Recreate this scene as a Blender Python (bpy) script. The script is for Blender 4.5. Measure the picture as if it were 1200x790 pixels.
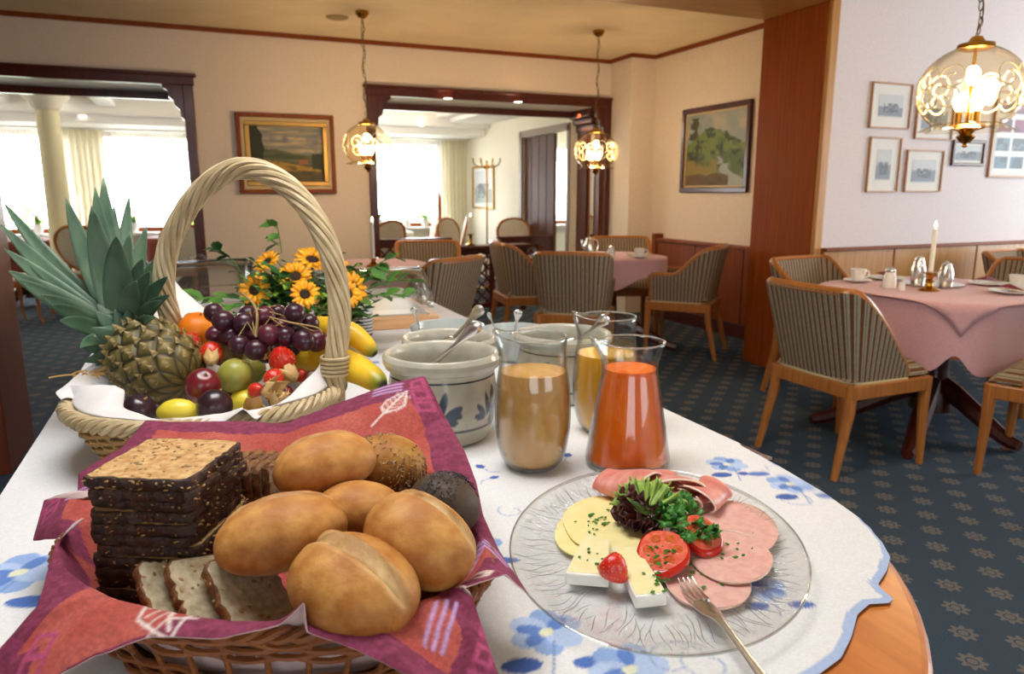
import bpy, math, random
import numpy as np
from mathutils import Vector, Matrix, Euler
random.seed(7); rng = np.random.default_rng(7)
R = math.radians
for _o in list(bpy.data.objects): bpy.data.objects.remove(_o, do_unlink=True)
SC = bpy.context.scene
COL = SC.collection

# ---------------------------------------------------------------- camera
cam = bpy.data.cameras.new('camera'); camo = bpy.data.objects.new('camera', cam); COL.objects.link(camo)
camo.location = (0, 0, 1.25); camo.rotation_euler = (R(90 - 11.24), 0, R(-23.2))
cam.sensor_width = 36; cam.lens = 25.5; cam.clip_start = .05; cam.clip_end = 200
cam.dof.use_dof = True; cam.dof.focus_distance = 1.05; cam.dof.aperture_fstop = 7.0
SC.camera = camo
# ---------------------------------------------------------------- world and light
W = bpy.data.worlds.new('overcast_sky'); SC.world = W; W.use_nodes = True
W.node_tree.nodes['Background'].inputs[0].default_value = (.90, .95, 1.0, 1)
W.node_tree.nodes['Background'].inputs[1].default_value = 16.0
def area(name, loc, rot, sx, sy, power, color, portal=False):
    l = bpy.data.lights.new(name, 'AREA'); l.shape = 'RECTANGLE'; l.size = sx; l.size_y = sy
    l.energy = power; l.color = color
    if portal: l.cycles.is_portal = True
    o = bpy.data.objects.new(name, l); COL.objects.link(o); o.location = loc; o.rotation_euler = rot
    return o
def point(name, loc, power, color, radius=.05):
    l = bpy.data.lights.new(name, 'POINT'); l.energy = power; l.color = color; l.shadow_soft_size = radius
    o = bpy.data.objects.new(name, l); COL.objects.link(o); o.location = loc; return o
DAY = (.88, .95, 1.0); WARM = (1.0, .77, .50)
# daylight entering by the windows behind the camera and in the right hand wall
area('window_daylight_rear', (-1.2, -2.86, 1.55), (R(90), 0, 0), 2.2, 1.5, 30, DAY)
area('window_daylight_rear', (2.6, -2.86, 1.55), (R(90), 0, 0), 2.2, 1.5, 30, DAY)
area('window_daylight_right', (7.86, 1.5, 1.5), (R(90), 0, R(90)), 3.0, 1.7, 135, DAY)
# unseen fill light added over the buffet for neutral top light
area('buffet_fill_light', (.15, 1.3, 2.55), (0, 0, 0), 1.2, .8, 36, (.95, .97, 1))
# portals in the far windows
for (x, w) in ((-1.83, .9), (-.52, 1.15), (2.95, 1.15), (5.5, 1.4)):
    area('window_portal', (x, 10.93, 1.4), (R(-90), 0, 0), w, 1.3, 1, (1, 1, 1), True)
SC.view_settings.view_transform = 'Standard'; SC.view_settings.look = 'None'
SC.view_settings.gamma = 1; SC.view_settings.use_curve_mapping = False
SC.view_settings.exposure = 0.22

# ---------------------------------------------------------------- helpers
def lin(c):
    return tuple(x / 12.92 if x <= .04045 else ((x + .055) / 1.055) ** 2.4 for x in c)
def hx(s, a=True):
    c = lin(tuple(int(s[i:i + 2], 16) / 255 for i in (0, 2, 4)))
    return c + (1,) if a else c
class MB:
    def __init__(s): s.v = []; s.f = []; s.att = {}
    def add(s, V, F):
        o = len(s.v); s.v += [tuple(map(float, p)) for p in V]; s.f += [tuple(i + o for i in q) for q in F]; return s
    def box(s, c, d, rz=0, M=None):
        x, y, z = d[0] / 2, d[1] / 2, d[2] / 2
        V = [Vector((a * x, b * y, e * z)) for a in (-1, 1) for b in (-1, 1) for e in (-1, 1)]
        m = M if M is not None else Matrix.Rotation(rz, 3, 'Z')
        V = [m @ p + Vector(c) for p in V]
        return s.add(V, [(0, 1, 3, 2), (4, 6, 7, 5), (0, 4, 5, 1), (2, 3, 7, 6), (0, 2, 6, 4), (1, 5, 7, 3)])
    def span(s, x0, x1, y0, y1, z0, z1):
        return s.box(((x0 + x1) / 2, (y0 + y1) / 2, (z0 + z1) / 2), (x1 - x0, y1 - y0, z1 - z0))
    def tube(s, P, r, n=8, closed=False, cap=True, flat=1.0):
        P = [Vector(p) for p in P]; N = len(P)
        rr = [r] * N if isinstance(r, (int, float)) else list(r)
        T = []
        for i in range(N):
            a = P[(i - 1) % N] if (closed or i > 0) else P[i]; b = P[(i + 1) % N] if (closed or i < N - 1) else P[i]
            t = (b - a); T.append(t.normalized() if t.length > 1e-9 else Vector((0, 0, 1)))
        up = Vector((0, 0, 1)) if abs(T[0].z) < .9 else Vector((1, 0, 0))
        nrm = (up - T[0] * up.dot(T[0])).normalized(); V = []
        for i in range(N):
            nrm = (nrm - T[i] * nrm.dot(T[i])).normalized(); b = T[i].cross(nrm)
            for k in range(n):
                a = 2 * math.pi * k / n
                V.append(P[i] + nrm * (rr[i] * math.cos(a)) + b * (rr[i] * flat * math.sin(a)))
        F = []
        for i in range(N if closed else N - 1):
            j = (i + 1) % N
            for k in range(n):
                l = (k + 1) % n; F.append((i * n + k, i * n + l, j * n + l, j * n + k))
        if cap and not closed:
            F.append(tuple(range(n - 1, -1, -1))); F.append(tuple((N - 1) * n + k for k in range(n)))
        return s.add(V, F)
    def lathe(s, prof, n=32, c=(0, 0, 0), sx=1, sy=1, wob=None):
        V = []; m = len(prof)
        for i, (r, z) in enumerate(prof):
            for k in range(n):
                a = 2 * math.pi * k / n; q = r * (wob(a, i) if wob else 1)
                V.append((c[0] + q * math.cos(a) * sx, c[1] + q * math.sin(a) * sy, c[2] + z))
        F = [(i * n + k, i * n + (k + 1) % n, (i + 1) * n + (k + 1) % n, (i + 1) * n + k) for i in range(m - 1) for k in range(n)]
        if prof[0][0] > 1e-6: F.append(tuple(range(n - 1, -1, -1)))
        if prof[-1][0] > 1e-6: F.append(tuple((m - 1) * n + k for k in range(n)))
        return s.add(V, F)
    def ell(s, c, r, nu=24, nv=14, M=None, fn=None):
        V = []; m = M if M is not None else Matrix.Identity(3)
        for i in range(nv + 1):
            t = math.pi * i / nv
            for k in range(nu):
                a = 2 * math.pi * k / nu
                p = Vector((math.sin(t) * math.cos(a), math.sin(t) * math.sin(a), math.cos(t)))
                if fn: p = fn(p)
                V.append(m @ Vector((p.x * r[0], p.y * r[1], p.z * r[2])) + Vector(c))
        F = [(i * nu + k, (i + 1) * nu + k, (i + 1) * nu + (k + 1) % nu, i * nu + (k + 1) % nu) for i in range(nv) for k in range(nu)]
        return s.add(V, F)
    def grid(s, G):
        m, n = len(G), len(G[0])
        return s.add([p for row in G for p in row], [(i * n + j, i * n + j + 1, (i + 1) * n + j + 1, (i + 1) * n + j) for i in range(m - 1) for j in range(n - 1)])
    def prism(s, P, z0, z1):
        n = len(P); V = [(x, y, z0) for x, y in P] + [(x, y, z1) for x, y in P]
        return s.add(V, [tuple(range(n - 1, -1, -1)), tuple(range(n, 2 * n))] + [(i, (i + 1) % n, n + (i + 1) % n, n + i) for i in range(n)])
    def xf(s, M, start=0):
        for i in range(start, len(s.v)): s.v[i] = tuple(M @ Vector(s.v[i]))
        return s
    def build(s, name, mat, parent=None, smooth=True, bevel=0, solid=0, sub=0, col=None, angle=40, seg=2):
        me = bpy.data.meshes.new(name); me.from_pydata(s.v, [], s.f); me.update()
        for m in (mat if isinstance(mat, (list, tuple)) else [mat]): me.materials.append(m)
        if smooth:
            me.polygons.foreach_set('use_smooth', [True] * len(me.polygons))
            if angle: me.set_sharp_from_angle(angle=R(angle))
        if col is not None:
            a = me.color_attributes.new('Col', 'FLOAT_COLOR', 'POINT')
            c = np.ones((len(s.v), 4), np.float32); c[:, :3] = np.asarray(col)[:, :3]; a.data.foreach_set('color', c.ravel())
        for k, vals in s.att.items():
            a = me.attributes.new(k, 'FLOAT', 'POINT'); a.data.foreach_set('value', np.asarray(vals, np.float32))
        o = bpy.data.objects.new(name, me); COL.objects.link(o)
        if parent: o.parent = parent
        if bevel:
            b = o.modifiers.new('b', 'BEVEL'); b.width = bevel; b.segments = seg; b.limit_method = 'ANGLE'
        if solid:
            b = o.modifiers.new('s', 'SOLIDIFY'); b.thickness = solid; b.offset = 0
        if sub:
            b = o.modifiers.new('u', 'SUBSURF'); b.levels = sub; b.render_levels = sub
        return o
def tag(o, label=None, cat=None, group=None, kind=None):
    if label: o['label'] = label
    if cat: o['category'] = cat
    if group: o['group'] = group
    if kind: o['kind'] = kind
    return o
def thing(name, label, cat, loc=(0, 0, 0), rz=0, group=None):
    o = bpy.data.objects.new(name, None); COL.objects.link(o); o.empty_display_size = .1
    o.location = loc; o.rotation_euler = (0, 0, rz); return tag(o, label, cat, group)
def inst(name, mesh_or_obj, parent=None, loc=(0, 0, 0), rot=(0, 0, 0), scale=(1, 1, 1)):
    o = bpy.data.objects.new(name, mesh_or_obj.data if hasattr(mesh_or_obj, 'data') else mesh_or_obj); COL.objects.link(o)
    if parent: o.parent = parent
    o.location = loc; o.rotation_euler = rot; o.scale = scale; return o
def kids(o): return [c for c in bpy.data.objects if c.parent == o]
def copy_tree(o, parent=None, label=None, group=None):
    c = o.copy(); COL.objects.link(c); c.parent = parent
    if label: c['label'] = label
    if group: c['group'] = group
    for ch in kids(o): copy_tree(ch, c)
    return c
def struct(o): o['kind'] = 'structure'; return o
def smoothstep(a, b, x):
    t = np.clip((x - a) / (b - a), 0, 1); return t * t * (3 - 2 * t)
def bez(P, n):
    P = [Vector(p) for p in P]; out = []
    for i in range(n):
        t = i / (n - 1); q = P[:]
        while len(q) > 1: q = [a.lerp(b, t) for a, b in zip(q, q[1:])]
        out.append(q[0])
    return out
def catmull(P, n, closed=False):
    P = [Vector(p) for p in P]; N = len(P); out = []
    segs = N if closed else N - 1
    for i in range(segs):
        g = (lambda k: P[k % N]) if closed else (lambda k: P[min(max(k, 0), N - 1)])
        a, b, c, d = g(i - 1), g(i), g(i + 1), g(i + 2)
        for k in range(n):
            t = k / n
            out.append(.5 * ((2 * b) + (c - a) * t + (2 * a - 5 * b + 4 * c - d) * t * t + (3 * b - a - 3 * c + d) * t ** 3))
    if not closed: out.append(P[-1])
    return out

# ---------------------------------------------------------------- materials
def base(name):
    m = bpy.data.materials.new(name); m.use_nodes = True; nt = m.node_tree
    return m, nt, nt.nodes['Principled BSDF']
def nd(nt, typ, **k):
    n = nt.nodes.new(typ)
    for a, b in k.items(): setattr(n, a, b)
    return n
def ramp(nt, fac, stops):
    r = nd(nt, 'ShaderNodeValToRGB'); cr = r.color_ramp
    while len(cr.elements) < len(stops): cr.elements.new(.5)
    for e, (p, c) in zip(cr.elements, stops): e.position = p; e.color = c
    nt.links.new(fac, r.inputs[0]); return r.outputs[0]
def M(name, c1, c2=None, rough=.5, scale=20., stretch=(1, 1, 1), detail=4, bump=0, bscale=None, metal=0, sss=0, spec=.5,
      coat=0, attr=None, trans=0, emit=0, lo=.35, hi=.65, sheen=0, dist=.002, ssr=(.01, .006, .004)):
    m, nt, p = base(name); L = nt.links.new
    c1 = hx(c1) if isinstance(c1, str) else c1; c2 = c1 if c2 is None else (hx(c2) if isinstance(c2, str) else c2)
    p.inputs['Roughness'].default_value = rough; p.inputs['Metallic'].default_value = metal
    p.inputs['Specular IOR Level'].default_value = spec
    tc = nd(nt, 'ShaderNodeTexCoord'); mp = nd(nt, 'ShaderNodeMapping'); mp.inputs['Scale'].default_value = stretch
    L(tc.outputs['Object'], mp.inputs[0])
    if attr:
        a = nd(nt, 'ShaderNodeAttribute', attribute_name='Col')
        if attr == 'mul':
            n = nd(nt, 'ShaderNodeTexNoise'); n.inputs['Scale'].default_value = scale; n.inputs['Detail'].default_value = detail
            L(mp.outputs[0], n.inputs[0]); rc = ramp(nt, n.outputs[0], [(lo, c1), (hi, c2)])
            mx = nd(nt, 'ShaderNodeMix', data_type='RGBA', blend_type='MULTIPLY'); mx.inputs[0].default_value = 1
            L(a.outputs[0], mx.inputs[6]); L(rc, mx.inputs[7]); L(mx.outputs[2], p.inputs['Base Color'])
        else: L(a.outputs[0], p.inputs['Base Color'])
    elif c1 != c2:
        n = nd(nt, 'ShaderNodeTexNoise'); n.inputs['Scale'].default_value = scale; n.inputs['Detail'].default_value = detail
        L(mp.outputs[0], n.inputs[0]); L(ramp(nt, n.outputs[0], [(lo, c1), (hi, c2)]), p.inputs['Base Color'])
    else: p.inputs['Base Color'].default_value = c1
    if bump:
        n = nd(nt, 'ShaderNodeTexNoise'); n.inputs['Scale'].default_value = bscale or scale; n.inputs['Detail'].default_value = 5
        b = nd(nt, 'ShaderNodeBump'); b.inputs['Strength'].default_value = bump; b.inputs['Distance'].default_value = dist
        L(mp.outputs[0], n.inputs[0]); L(n.outputs[0], b.inputs['Height']); L(b.outputs[0], p.inputs['Normal'])
    if sss:
        p.inputs['Subsurface Weight'].default_value = sss; p.inputs['Subsurface Radius'].default_value = ssr; p.inputs['Subsurface Scale'].default_value = 1
    if coat: p.inputs['Coat Weight'].default_value = coat; p.inputs['Coat Roughness'].default_value = .12
    if sheen: p.inputs['Sheen Weight'].default_value = sheen
    if emit: p.inputs['Emission Color'].default_value = c1; p.inputs['Emission Strength'].default_value = emit
    return m
def wood(name, a, b, rough=.35, scale=6, stretch=(12, 12, .6), coat=.2, bump=.05, spec=.4):
    m = M(name, a, b, rough=rough, scale=scale, stretch=stretch, detail=6, coat=coat, bump=bump, spec=spec, lo=.3, hi=.7); return m
def glass(name, tint=(1, 1, 1), rough=.03, ior=1.45, mul=1.0, bump=0, bscale=30, stretch=(1, 1, 1), body=0, dist=.004, edge=.62):
    """thin clear glass: what it does not mirror goes straight through"""
    m, nt, p = base(name); L = nt.links.new; nt.nodes.remove(p)
    out = nt.nodes['Material Output']; t = nd(nt, 'ShaderNodeBsdfTransparent')
    g = nd(nt, 'ShaderNodeBsdfGlossy'); g.inputs['Roughness'].default_value = rough
    fr = nd(nt, 'ShaderNodeLayerWeight'); fr.inputs[0].default_value = .5
    pw_ = nd(nt, 'ShaderNodeMath', operation='POWER'); pw_.inputs[1].default_value = 3.0; L(fr.outputs['Facing'], pw_.inputs[0])
    L(ramp(nt, fr.outputs['Facing'], [(.45, tint + (1,)), (.97, tuple(x * edge for x in tint) + (1,))]), t.inputs[0])
    k = nd(nt, 'ShaderNodeMath', operation='MULTIPLY_ADD'); k.inputs[1].default_value = .75 * mul; k.inputs[2].default_value = (ior - 1) ** 2 / (ior + 1) ** 2 * mul; L(pw_.outputs[0], k.inputs[0])
    mx = nd(nt, 'ShaderNodeMixShader'); L(k.outputs[0], mx.inputs[0]); L(t.outputs[0], mx.inputs[1]); L(g.outputs[0], mx.inputs[2])
    last = mx.outputs[0]
    if body:
        d = nd(nt, 'ShaderNodeBsdfDiffuse'); d.inputs[0].default_value = tint + (1,)
        m2 = nd(nt, 'ShaderNodeMixShader'); m2.inputs[0].default_value = body; L(last, m2.inputs[1]); L(d.outputs[0], m2.inputs[2]); last = m2.outputs[0]
    if bump:
        tc = nd(nt, 'ShaderNodeTexCoord'); mp = nd(nt, 'ShaderNodeMapping'); mp.inputs['Scale'].default_value = stretch; L(tc.outputs['Object'], mp.inputs[0])
        n = nd(nt, 'ShaderNodeTexNoise'); n.inputs['Scale'].default_value = bscale; L(mp.outputs[0], n.inputs[0])
        b = nd(nt, 'ShaderNodeBump'); b.inputs['Strength'].default_value = bump; b.inputs['Distance'].default_value = dist; L(n.outputs[0], b.inputs['Height'])
        L(b.outputs[0], g.inputs['Normal']); L(b.outputs[0], fr.inputs['Normal'])
    L(last, out.inputs[0]); return m
MAT = {}
MAT['darkwood'] = wood('mahogany', '3a120a', '5a2012', rough=.3)
MAT['redwood'] = wood('red_brown_wood', '743612', '8e481a', rough=.45, coat=0, spec=.2)
MAT['pillarwood'] = wood('pillar_veneer', '863a0a', '9e4c0e', rough=.55, scale=4, coat=0, spec=.15)
MAT['panelwood'] = wood('pale_panel_veneer', 'b0793c', 'c8934e', rough=.4, scale=5)
MAT['chairwood'] = wood('beech_wood', 'a0602a', 'bc783a', rough=.32, scale=8)
MAT['tablewood'] = wood('cherry_table_wood', 'b4632a', 'cc7c3a', rough=.28, stretch=(8, 1.0, 8), coat=.4)
MAT['brass'] = M('brass', 'b8893a', rough=.22, metal=1)
MAT['silver'] = M('silver', 'e4e2de', rough=.24, metal=1)
MAT['wallpaper'] = M('warm_wallpaper', 'e6d9cb', 'dfd1c2', rough=.85, scale=60, bump=.15, bscale=180)
MAT['whitepaper'] = M('pale_wallpaper', 'e8e0e2', 'e1d9dc', rough=.85, scale=60, bump=.15, bscale=180)
MAT['ceil'] = M('ceiling_paint', 'e2d0b0', 'dcc9a8', rough=.9, scale=4)
MAT['cream'] = M('cream_paint', 'ece7d6', rough=.85)
MAT['whitepaint'] = M('white_paint', 'efeeea', rough=.6)
MAT['clear'] = glass('window_glass', mul=.6)
MAT['whiteware'] = M('white_porcelain', 'e6e4e0', rough=.2)
MAT['wax'] = M('candle_wax', 'eceadf', rough=.4, sss=.3)
# ================================================================ the room
def carpet():
    m, nt, p = base('blue_carpet'); L = nt.links.new; p.inputs['Roughness'].default_value = .95; p.inputs['Specular IOR Level'].default_value = .15
    tc = nd(nt, 'ShaderNodeTexCoord'); s = nd(nt, 'ShaderNodeSeparateXYZ'); L(tc.outputs['Object'], s.inputs[0])
    def mt(op, a, b=None, c=None):
        n = nd(nt, 'ShaderNodeMath', operation=op)
        for i, v in enumerate((a, b, c)):
            if v is None: continue
            if isinstance(v, (int, float)): n.inputs[i].default_value = v
            else: L(v, n.inputs[i])
        return n.outputs[0]
    PX, P = .205, .098
    u = mt('DIVIDE', s.outputs[0], PX); v = mt('DIVIDE', s.outputs[1], P)
    row = mt('FLOOR', v); odd = mt('MODULO', mt('ABSOLUTE', row), 2.0); u2 = mt('ADD', u, mt('MULTIPLY', odd, .5))
    fx = mt('MULTIPLY', mt('SUBTRACT', mt('FRACT', u2), .5), PX / P); fy = mt('SUBTRACT', mt('FRACT', v), .5)
    r = mt('SQRT', mt('ADD', mt('MULTIPLY', fx, fx), mt('MULTIPLY', fy, fy))); a = mt('ARCTAN2', fy, fx)
    pet = mt('ADD', .34, mt('MULTIPLY', mt('COSINE', mt('MULTIPLY', a, 8.0)), .07))
    mask = mt('MULTIPLY', mt('LESS_THAN', r, pet), mt('GREATER_THAN', mt('ABSOLUTE', mt('SUBTRACT', r, .16)), .025))
    n = nd(nt, 'ShaderNodeTexNoise'); n.inputs['Scale'].default_value = 350; n.inputs['Detail'].default_value = 3; L(tc.outputs['Object'], n.inputs[0])
    mask = mt('MULTIPLY', mask, mt('MULTIPLY_ADD', n.outputs[0], 1.0, .25))
    ground = ramp(nt, n.outputs[0], [(.3, hx('2b3a48')), (.7, hx('485869'))])
    mx = nd(nt, 'ShaderNodeMix', data_type='RGBA'); L(mask, mx.inputs[0]); L(ground, mx.inputs[6]); mx.inputs[7].default_value = hx('7a726c')
    L(mx.outputs[2], p.inputs['Base Color'])
    b = nd(nt, 'ShaderNodeBump'); b.inputs['Strength'].default_value = .4; b.inputs['Distance'].default_value = .004; L(n.outputs[0], b.inputs['Height']); L(b.outputs[0], p.inputs['Normal'])
    return m
MAT['carpet'] = carpet()
def S(name, mat, *spans, bevel=0):
    b = MB()
    for s in spans: b.span(*s)
    return struct(b.build(name, mat, smooth=False, bevel=bevel))
S('floor', MAT['carpet'], (-6, 9, -3, 11.2, -.1, 0))
S('ceiling', MAT['ceil'], (-5, 8, -3, 6.9, 2.6, 2.7))
OB = 7.42     # rear face of the thick back wall
S('wall_back', MAT['wallpaper'], (-5, -3.2, 6.9, OB, 0, 2.6), (-3.2, .03, 6.9, OB, 2.15, 2.6), (.03, 1.53, 6.9, OB, 0, 2.6),
  (1.53, 4.03, 6.9, OB, 2.15, 2.6), (4.03, 4.4, 6.9, OB, 0, 2.6))
S('wall_jog', MAT['wallpaper'], (4.08, 4.6, 6.49, 6.9, 0, 2.6))
S('wall_side', MAT['wallpaper'], (4.36, 4.6, 4.2, 6.49, 0, 2.6))
S('wall_pictures', MAT['whitepaper'], (3.80, 8.0, 3.65, 3.85, 0, 2.6))
S('wall_right', MAT['whitepaper'], (7.9, 8.0, -3, 3.85, 0, 2.6))
S('wall_rear', MAT['whitepaper'], (-5, 8, -3, -2.9, 0, 2.6))
S('wall_left', MAT['wallpaper'], (-5.1, -5, -3, 6.9, 0, 2.6))
# wood clad pillar and the beam it carries
S('pillar', MAT['pillarwood'], (3.726, 4.36, 3.675, 4.25, 0, 2.43), bevel=.006)
S('trim_1', MAT['panelwood'], (3.732, 3.80, 3.642, 3.676, 0, 2.43), bevel=.006)
S('beam', M('beam_veneer', 'a5743c', 'b38246', rough=.5, scale=3, stretch=(.5, 8, 8)), (-5, 3.80, 3.65, 4.25, 2.43, 2.6))
# dark red cornice strip between wall and ceiling
S('trim_2', MAT['redwood'], (-5, 4.07, 6.872, 6.9, 2.565, 2.6), (4.052, 4.08, 6.462, 6.9, 2.565, 2.6), (4.052, 4.36, 6.462, 6.49, 2.565, 2.6), (4.332, 4.36, 4.25, 6.49, 2.565, 2.6))
# panelling below the pictures
pw = thing('wall_panelling', None, None); struct(pw)
xs = [3.80, 4.46, 5.32, 6.2, 7.05, 7.9]
b = MB(); b.span(3.80, 7.9, 3.638, 3.65, 0, .87); b.build('backing', MAT['redwood'], pw, smooth=False)
for a, c in zip(xs, xs[1:]):
    MB().span(a + .008, c - .008, 3.624, 3.64, .1, .868).build('panel', MAT['panelwood'], pw, smooth=False, bevel=.003)
MB().span(3.80, 7.9, 3.6, 3.65, .868, .89).build('rail', MAT['redwood'], pw, smooth=False, bevel=.004)
MB().span(3.80, 7.9, 3.618, 3.65, 0, .1).build('skirting', MAT['redwood'], pw, smooth=False, bevel=.003)
pw = thing('side_panelling', None, None); struct(pw)
ys = [4.25, 4.95, 5.62, 6.25]
MB().span(4.30, 4.36, 4.25, 6.3, 0, .78).build('backing', MAT['darkwood'], pw, smooth=False)
for a, c in zip(ys, ys[1:]):
    MB().span(4.282, 4.31, a + .006, c - .006, .12, .77).build('panel', MAT['redwood'], pw, smooth=False, bevel=.003)
MB().span(4.262, 4.36, 4.25, 6.26, .77, .80).build('rail', MAT['redwood'], pw, smooth=False, bevel=.006)
MB().span(4.255, 4.36, 6.24, 6.31, 0, .845).build('post', MAT['redwood'], pw, smooth=False, bevel=.012)
MB().span(4.27, 4.36, 4.25, 6.26, 0, .12).build('skirting', MAT['darkwood'], pw, smooth=False, bevel=.003)

# frames round the two wide openings
def ogee(flip, x, z, w=.17, h=.30):
    # carved corner bracket outline in (x,z)
    pts = [(0, 0), (w, 0), (w, -.03), (w - .035, -.05), (w - .04, -.10), (w - .075, -.13), (w - .085, -.17), (w - .12, -.20), (w - .125, -.26), (w - .17, -h), (0, -h)]
    return [(x + flip * a, z + b) for a, b in pts]
def prism_y(b, P, y0, y1):
    n = len(P); V = [(x, y0, z) for x, z in P] + [(x, y1, z) for x, z in P]
    b.add(V, [tuple(range(n)), tuple(range(2 * n - 1, n - 1, -1))] + [(i, n + i, n + (i + 1) % n, (i + 1) % n) for i in range(n)])
def opening(name, x0, x1, tl, tr, left_bracket=True):
    t = thing(name, None, None); struct(t)
    zt = 2.222
    MB().span(x0 - .01, x1 + .01, 6.86, 6.915, 2.125, zt).build('front_head', MAT['darkwood'], t, smooth=False, bevel=.008)
    MB().span(x0 - .03, x1 + .03, 6.845, 6.9, zt - .03, zt).build('head_moulding', MAT['darkwood'], t, smooth=False, bevel=.008)
    MB().span(x0, x0 + tl, 6.865, 6.92, 0, 2.13).build('front_jamb', MAT['darkwood'], t, smooth=False, bevel=.008)
    MB().span(x1 - tr, x1, 6.865, 6.92, 0, 2.13).build('front_jamb', MAT['darkwood'], t, smooth=False, bevel=.008)
    MB().span(x0 + .03, x1 - .03, 6.92, OB, 2.125, 2.15).build('soffit', MAT['whitepaint'], t, smooth=False)
    MB().span(x0 + .03, x1 - .03, OB - .03, OB + .03, 2.06, 2.135).build('rear_head', MAT['darkwood'], t, smooth=False, bevel=.006)
    for f, x in ((1, x0 + tl - .02), (-1, x1 - tr + .02)):
        b = MB(); prism_y(b, ogee(f, x, 2.13), 6.87, 6.915); b.build('bracket', MAT['darkwood'], t, smooth=False)
    return t
o1 = opening('trim_3', -3.2, .052, .09, .085)
o2 = opening('trim_4', 1.505, 4.085, .075, .07)
# panelled reveal on the right of the middle opening
MB().span(4.0, 4.04, 6.92, OB, 0, 2.13).build('reveal', MAT['redwood'], o2, smooth=False)
MB().span(3.985, 4.005, 6.93, 7.0, 0, 2.1).build('pilaster', MAT['darkwood'], o2, smooth=False, bevel=.004)
MB().span(3.99, 4.003, 7.05, 7.13, .1, 1.95).build('mirror_strip', M('mirror_strip', 'd8d8d4', rough=.06, metal=1), o2, smooth=False)
MB().span(3.975, 4.005, 7.2, OB, 0, 2.1).build('pilaster', MAT['darkwood'], o2, smooth=False, bevel=.004)
b = MB(); b.span(3.86, 4.0, 6.96, OB, 2.04, 2.125); b.span(3.91, 4.0, 6.99, OB, 1.98, 2.04); b.span(3.95, 4.0, 7.02, OB, 1.9, 1.98); b.build('capital', MAT['darkwood'], o2, smooth=False, bevel=.015)
S('lining_left', MAT['darkwood'], (1.53, 1.56, 6.92, OB, 0, 2.13), (0, .035, 6.92, OB, 0, 2.13))

# ---------------------------------------------------------------- rooms beyond the openings
FW = 11.0
S('ceiling_far', MAT['cream'], (-6, 7, OB, FW + .2, 2.32, 2.45))
b = MB(); b.span(-6, 3.9, 10.05, FW, 2.05, 2.33); b.span(-6, 3.9, 9.85, 10.06, 2.14, 2.33); b.span(3.3, 3.9, OB, 10, 2.2, 2.33); b.span(3.1, 3.32, OB, 10, 2.25, 2.33)
b.span(-.95, -.75, OB, 10, 2.22, 2.33); b.span(-2.0, -1.8, OB, 10, 2.22, 2.33)
struct(b.build('ceiling_cove', MAT['whitepaint'], smooth=False, bevel=.02))
wins = ((-2.3, -1.38), (-1.1, .06), (2.36, 3.52), (4.8, 6.2))
def wall_far():
    b = MB(); x = -6
    for a, c in wins:
        b.span(x, a, FW, FW + .2, 0, 2.4); b.span(a, c, FW, FW + .2, 0, .74); b.span(a, c, FW, FW + .2, 2.02, 2.4); x = c
    b.span(x, 7, FW, FW + .2, 0, 2.4); return struct(b.build('wall_far', MAT['cream'], smooth=False))
wall_far()
for i, (a, c) in enumerate(wins):
    t = thing('window_%d' % (i + 1), None, None); struct(t)
    b = MB(); b.span(a, c, FW + .02, FW + .08, .74, .80); b.span(a, c, FW + .02, FW + .08, 1.96, 2.02); b.span(a, a + .05, FW + .02, FW + .08, .8, 1.96); b.span(c - .05, c, FW + .02, FW + .08, .8, 1.96)
    b.build('window_frame', MAT['redwood'], t, smooth=False, bevel=.005)
    MB().span(a + .05, c - .05, FW + .045, FW + .052, .8, 1.96).build('pane', MAT['clear'], t, smooth=False)
    MB().span(a - .04, c + .04, FW - .16, FW + .02, .70, .735).build('window_sill', MAT['whitepaint'], t, smooth=False, bevel=.006)
S('wall_far_side', MAT['cream'], (3.9, 4.0, OB, 7.46, 0, 2.4), (3.9, 4.0, 8.78, FW, 0, 2.4), (3.9, 4.0, 7.46, 8.78, 1.95, 2.4))
S('wall_far_left', MAT['cream'], (-6.1, -6, 6.9, FW, 0, 2.4))
# deep dark doorway in the side wall and the bright room past it
d = thing('door_1', None, None); struct(d)
b = MB(); b.span(3.88, 3.905, 8.75, 8.83, 0, 2.0); b.span(3.88, 3.905, 7.44, 7.5, 0, 2.0); b.span(3.88, 3.905, 7.44, 8.83, 1.94, 2.02); b.build('door_frame', M('frame_taupe', '8a7566', rough=.5), d, smooth=False, bevel=.004)
for k in range(4):
    MB().span(3.93, 3.97, 8.55 - k * .215, 8.755 - k * .215, 0, 1.94).build('fold_panel', wood('brown_fold_%d' % k, '4a2818', '5c3420', rough=.6, coat=0), d, smooth=False, bevel=.006)
S('wall_past_door', MAT['cream'], (6.6, 6.7, OB, FW, 0, 2.4), (4.4, 6.6, OB - .02, OB, 0, 2.4))
# round white column
t = thing('column', 'round cream column standing in the bright room past the left opening', 'column', (-1.33, 9.0, 0))
MB().lathe([(.145, 0), (.145, .1), (.125, .13), (.115, 1.0), (.105, 2.08)], 32).build('shaft', M('column_cream', 'dcd3ae', rough=.7), t)
MB().lathe([(.105, 2.08), (.13, 2.1), (.15, 2.15), (.21, 2.2), (.22, 2.235)], 32).build('capital', MAT['cream'], t)
MB().lathe([(.19, 0), (.19, .12), (.17, .16), (.15, .17)], 32).build('plinth', MAT['redwood'], t)
# tall dark varnished wall end at the far left
S('wall_end', wood('varnished_wall_end', '5c2814', '743a20', rough=.3, coat=.3, stretch=(8, 8, .5)), (-2.2, -.86, 3.74, 4.26, 0, 2.43), bevel=.006)
# outdoors
S('ground_outside', M('gravel_terrace', 'a9a59b', 'b5b1a8', scale=3), (-30, 30, FW + .3, 50, -.6, -.5))

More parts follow.
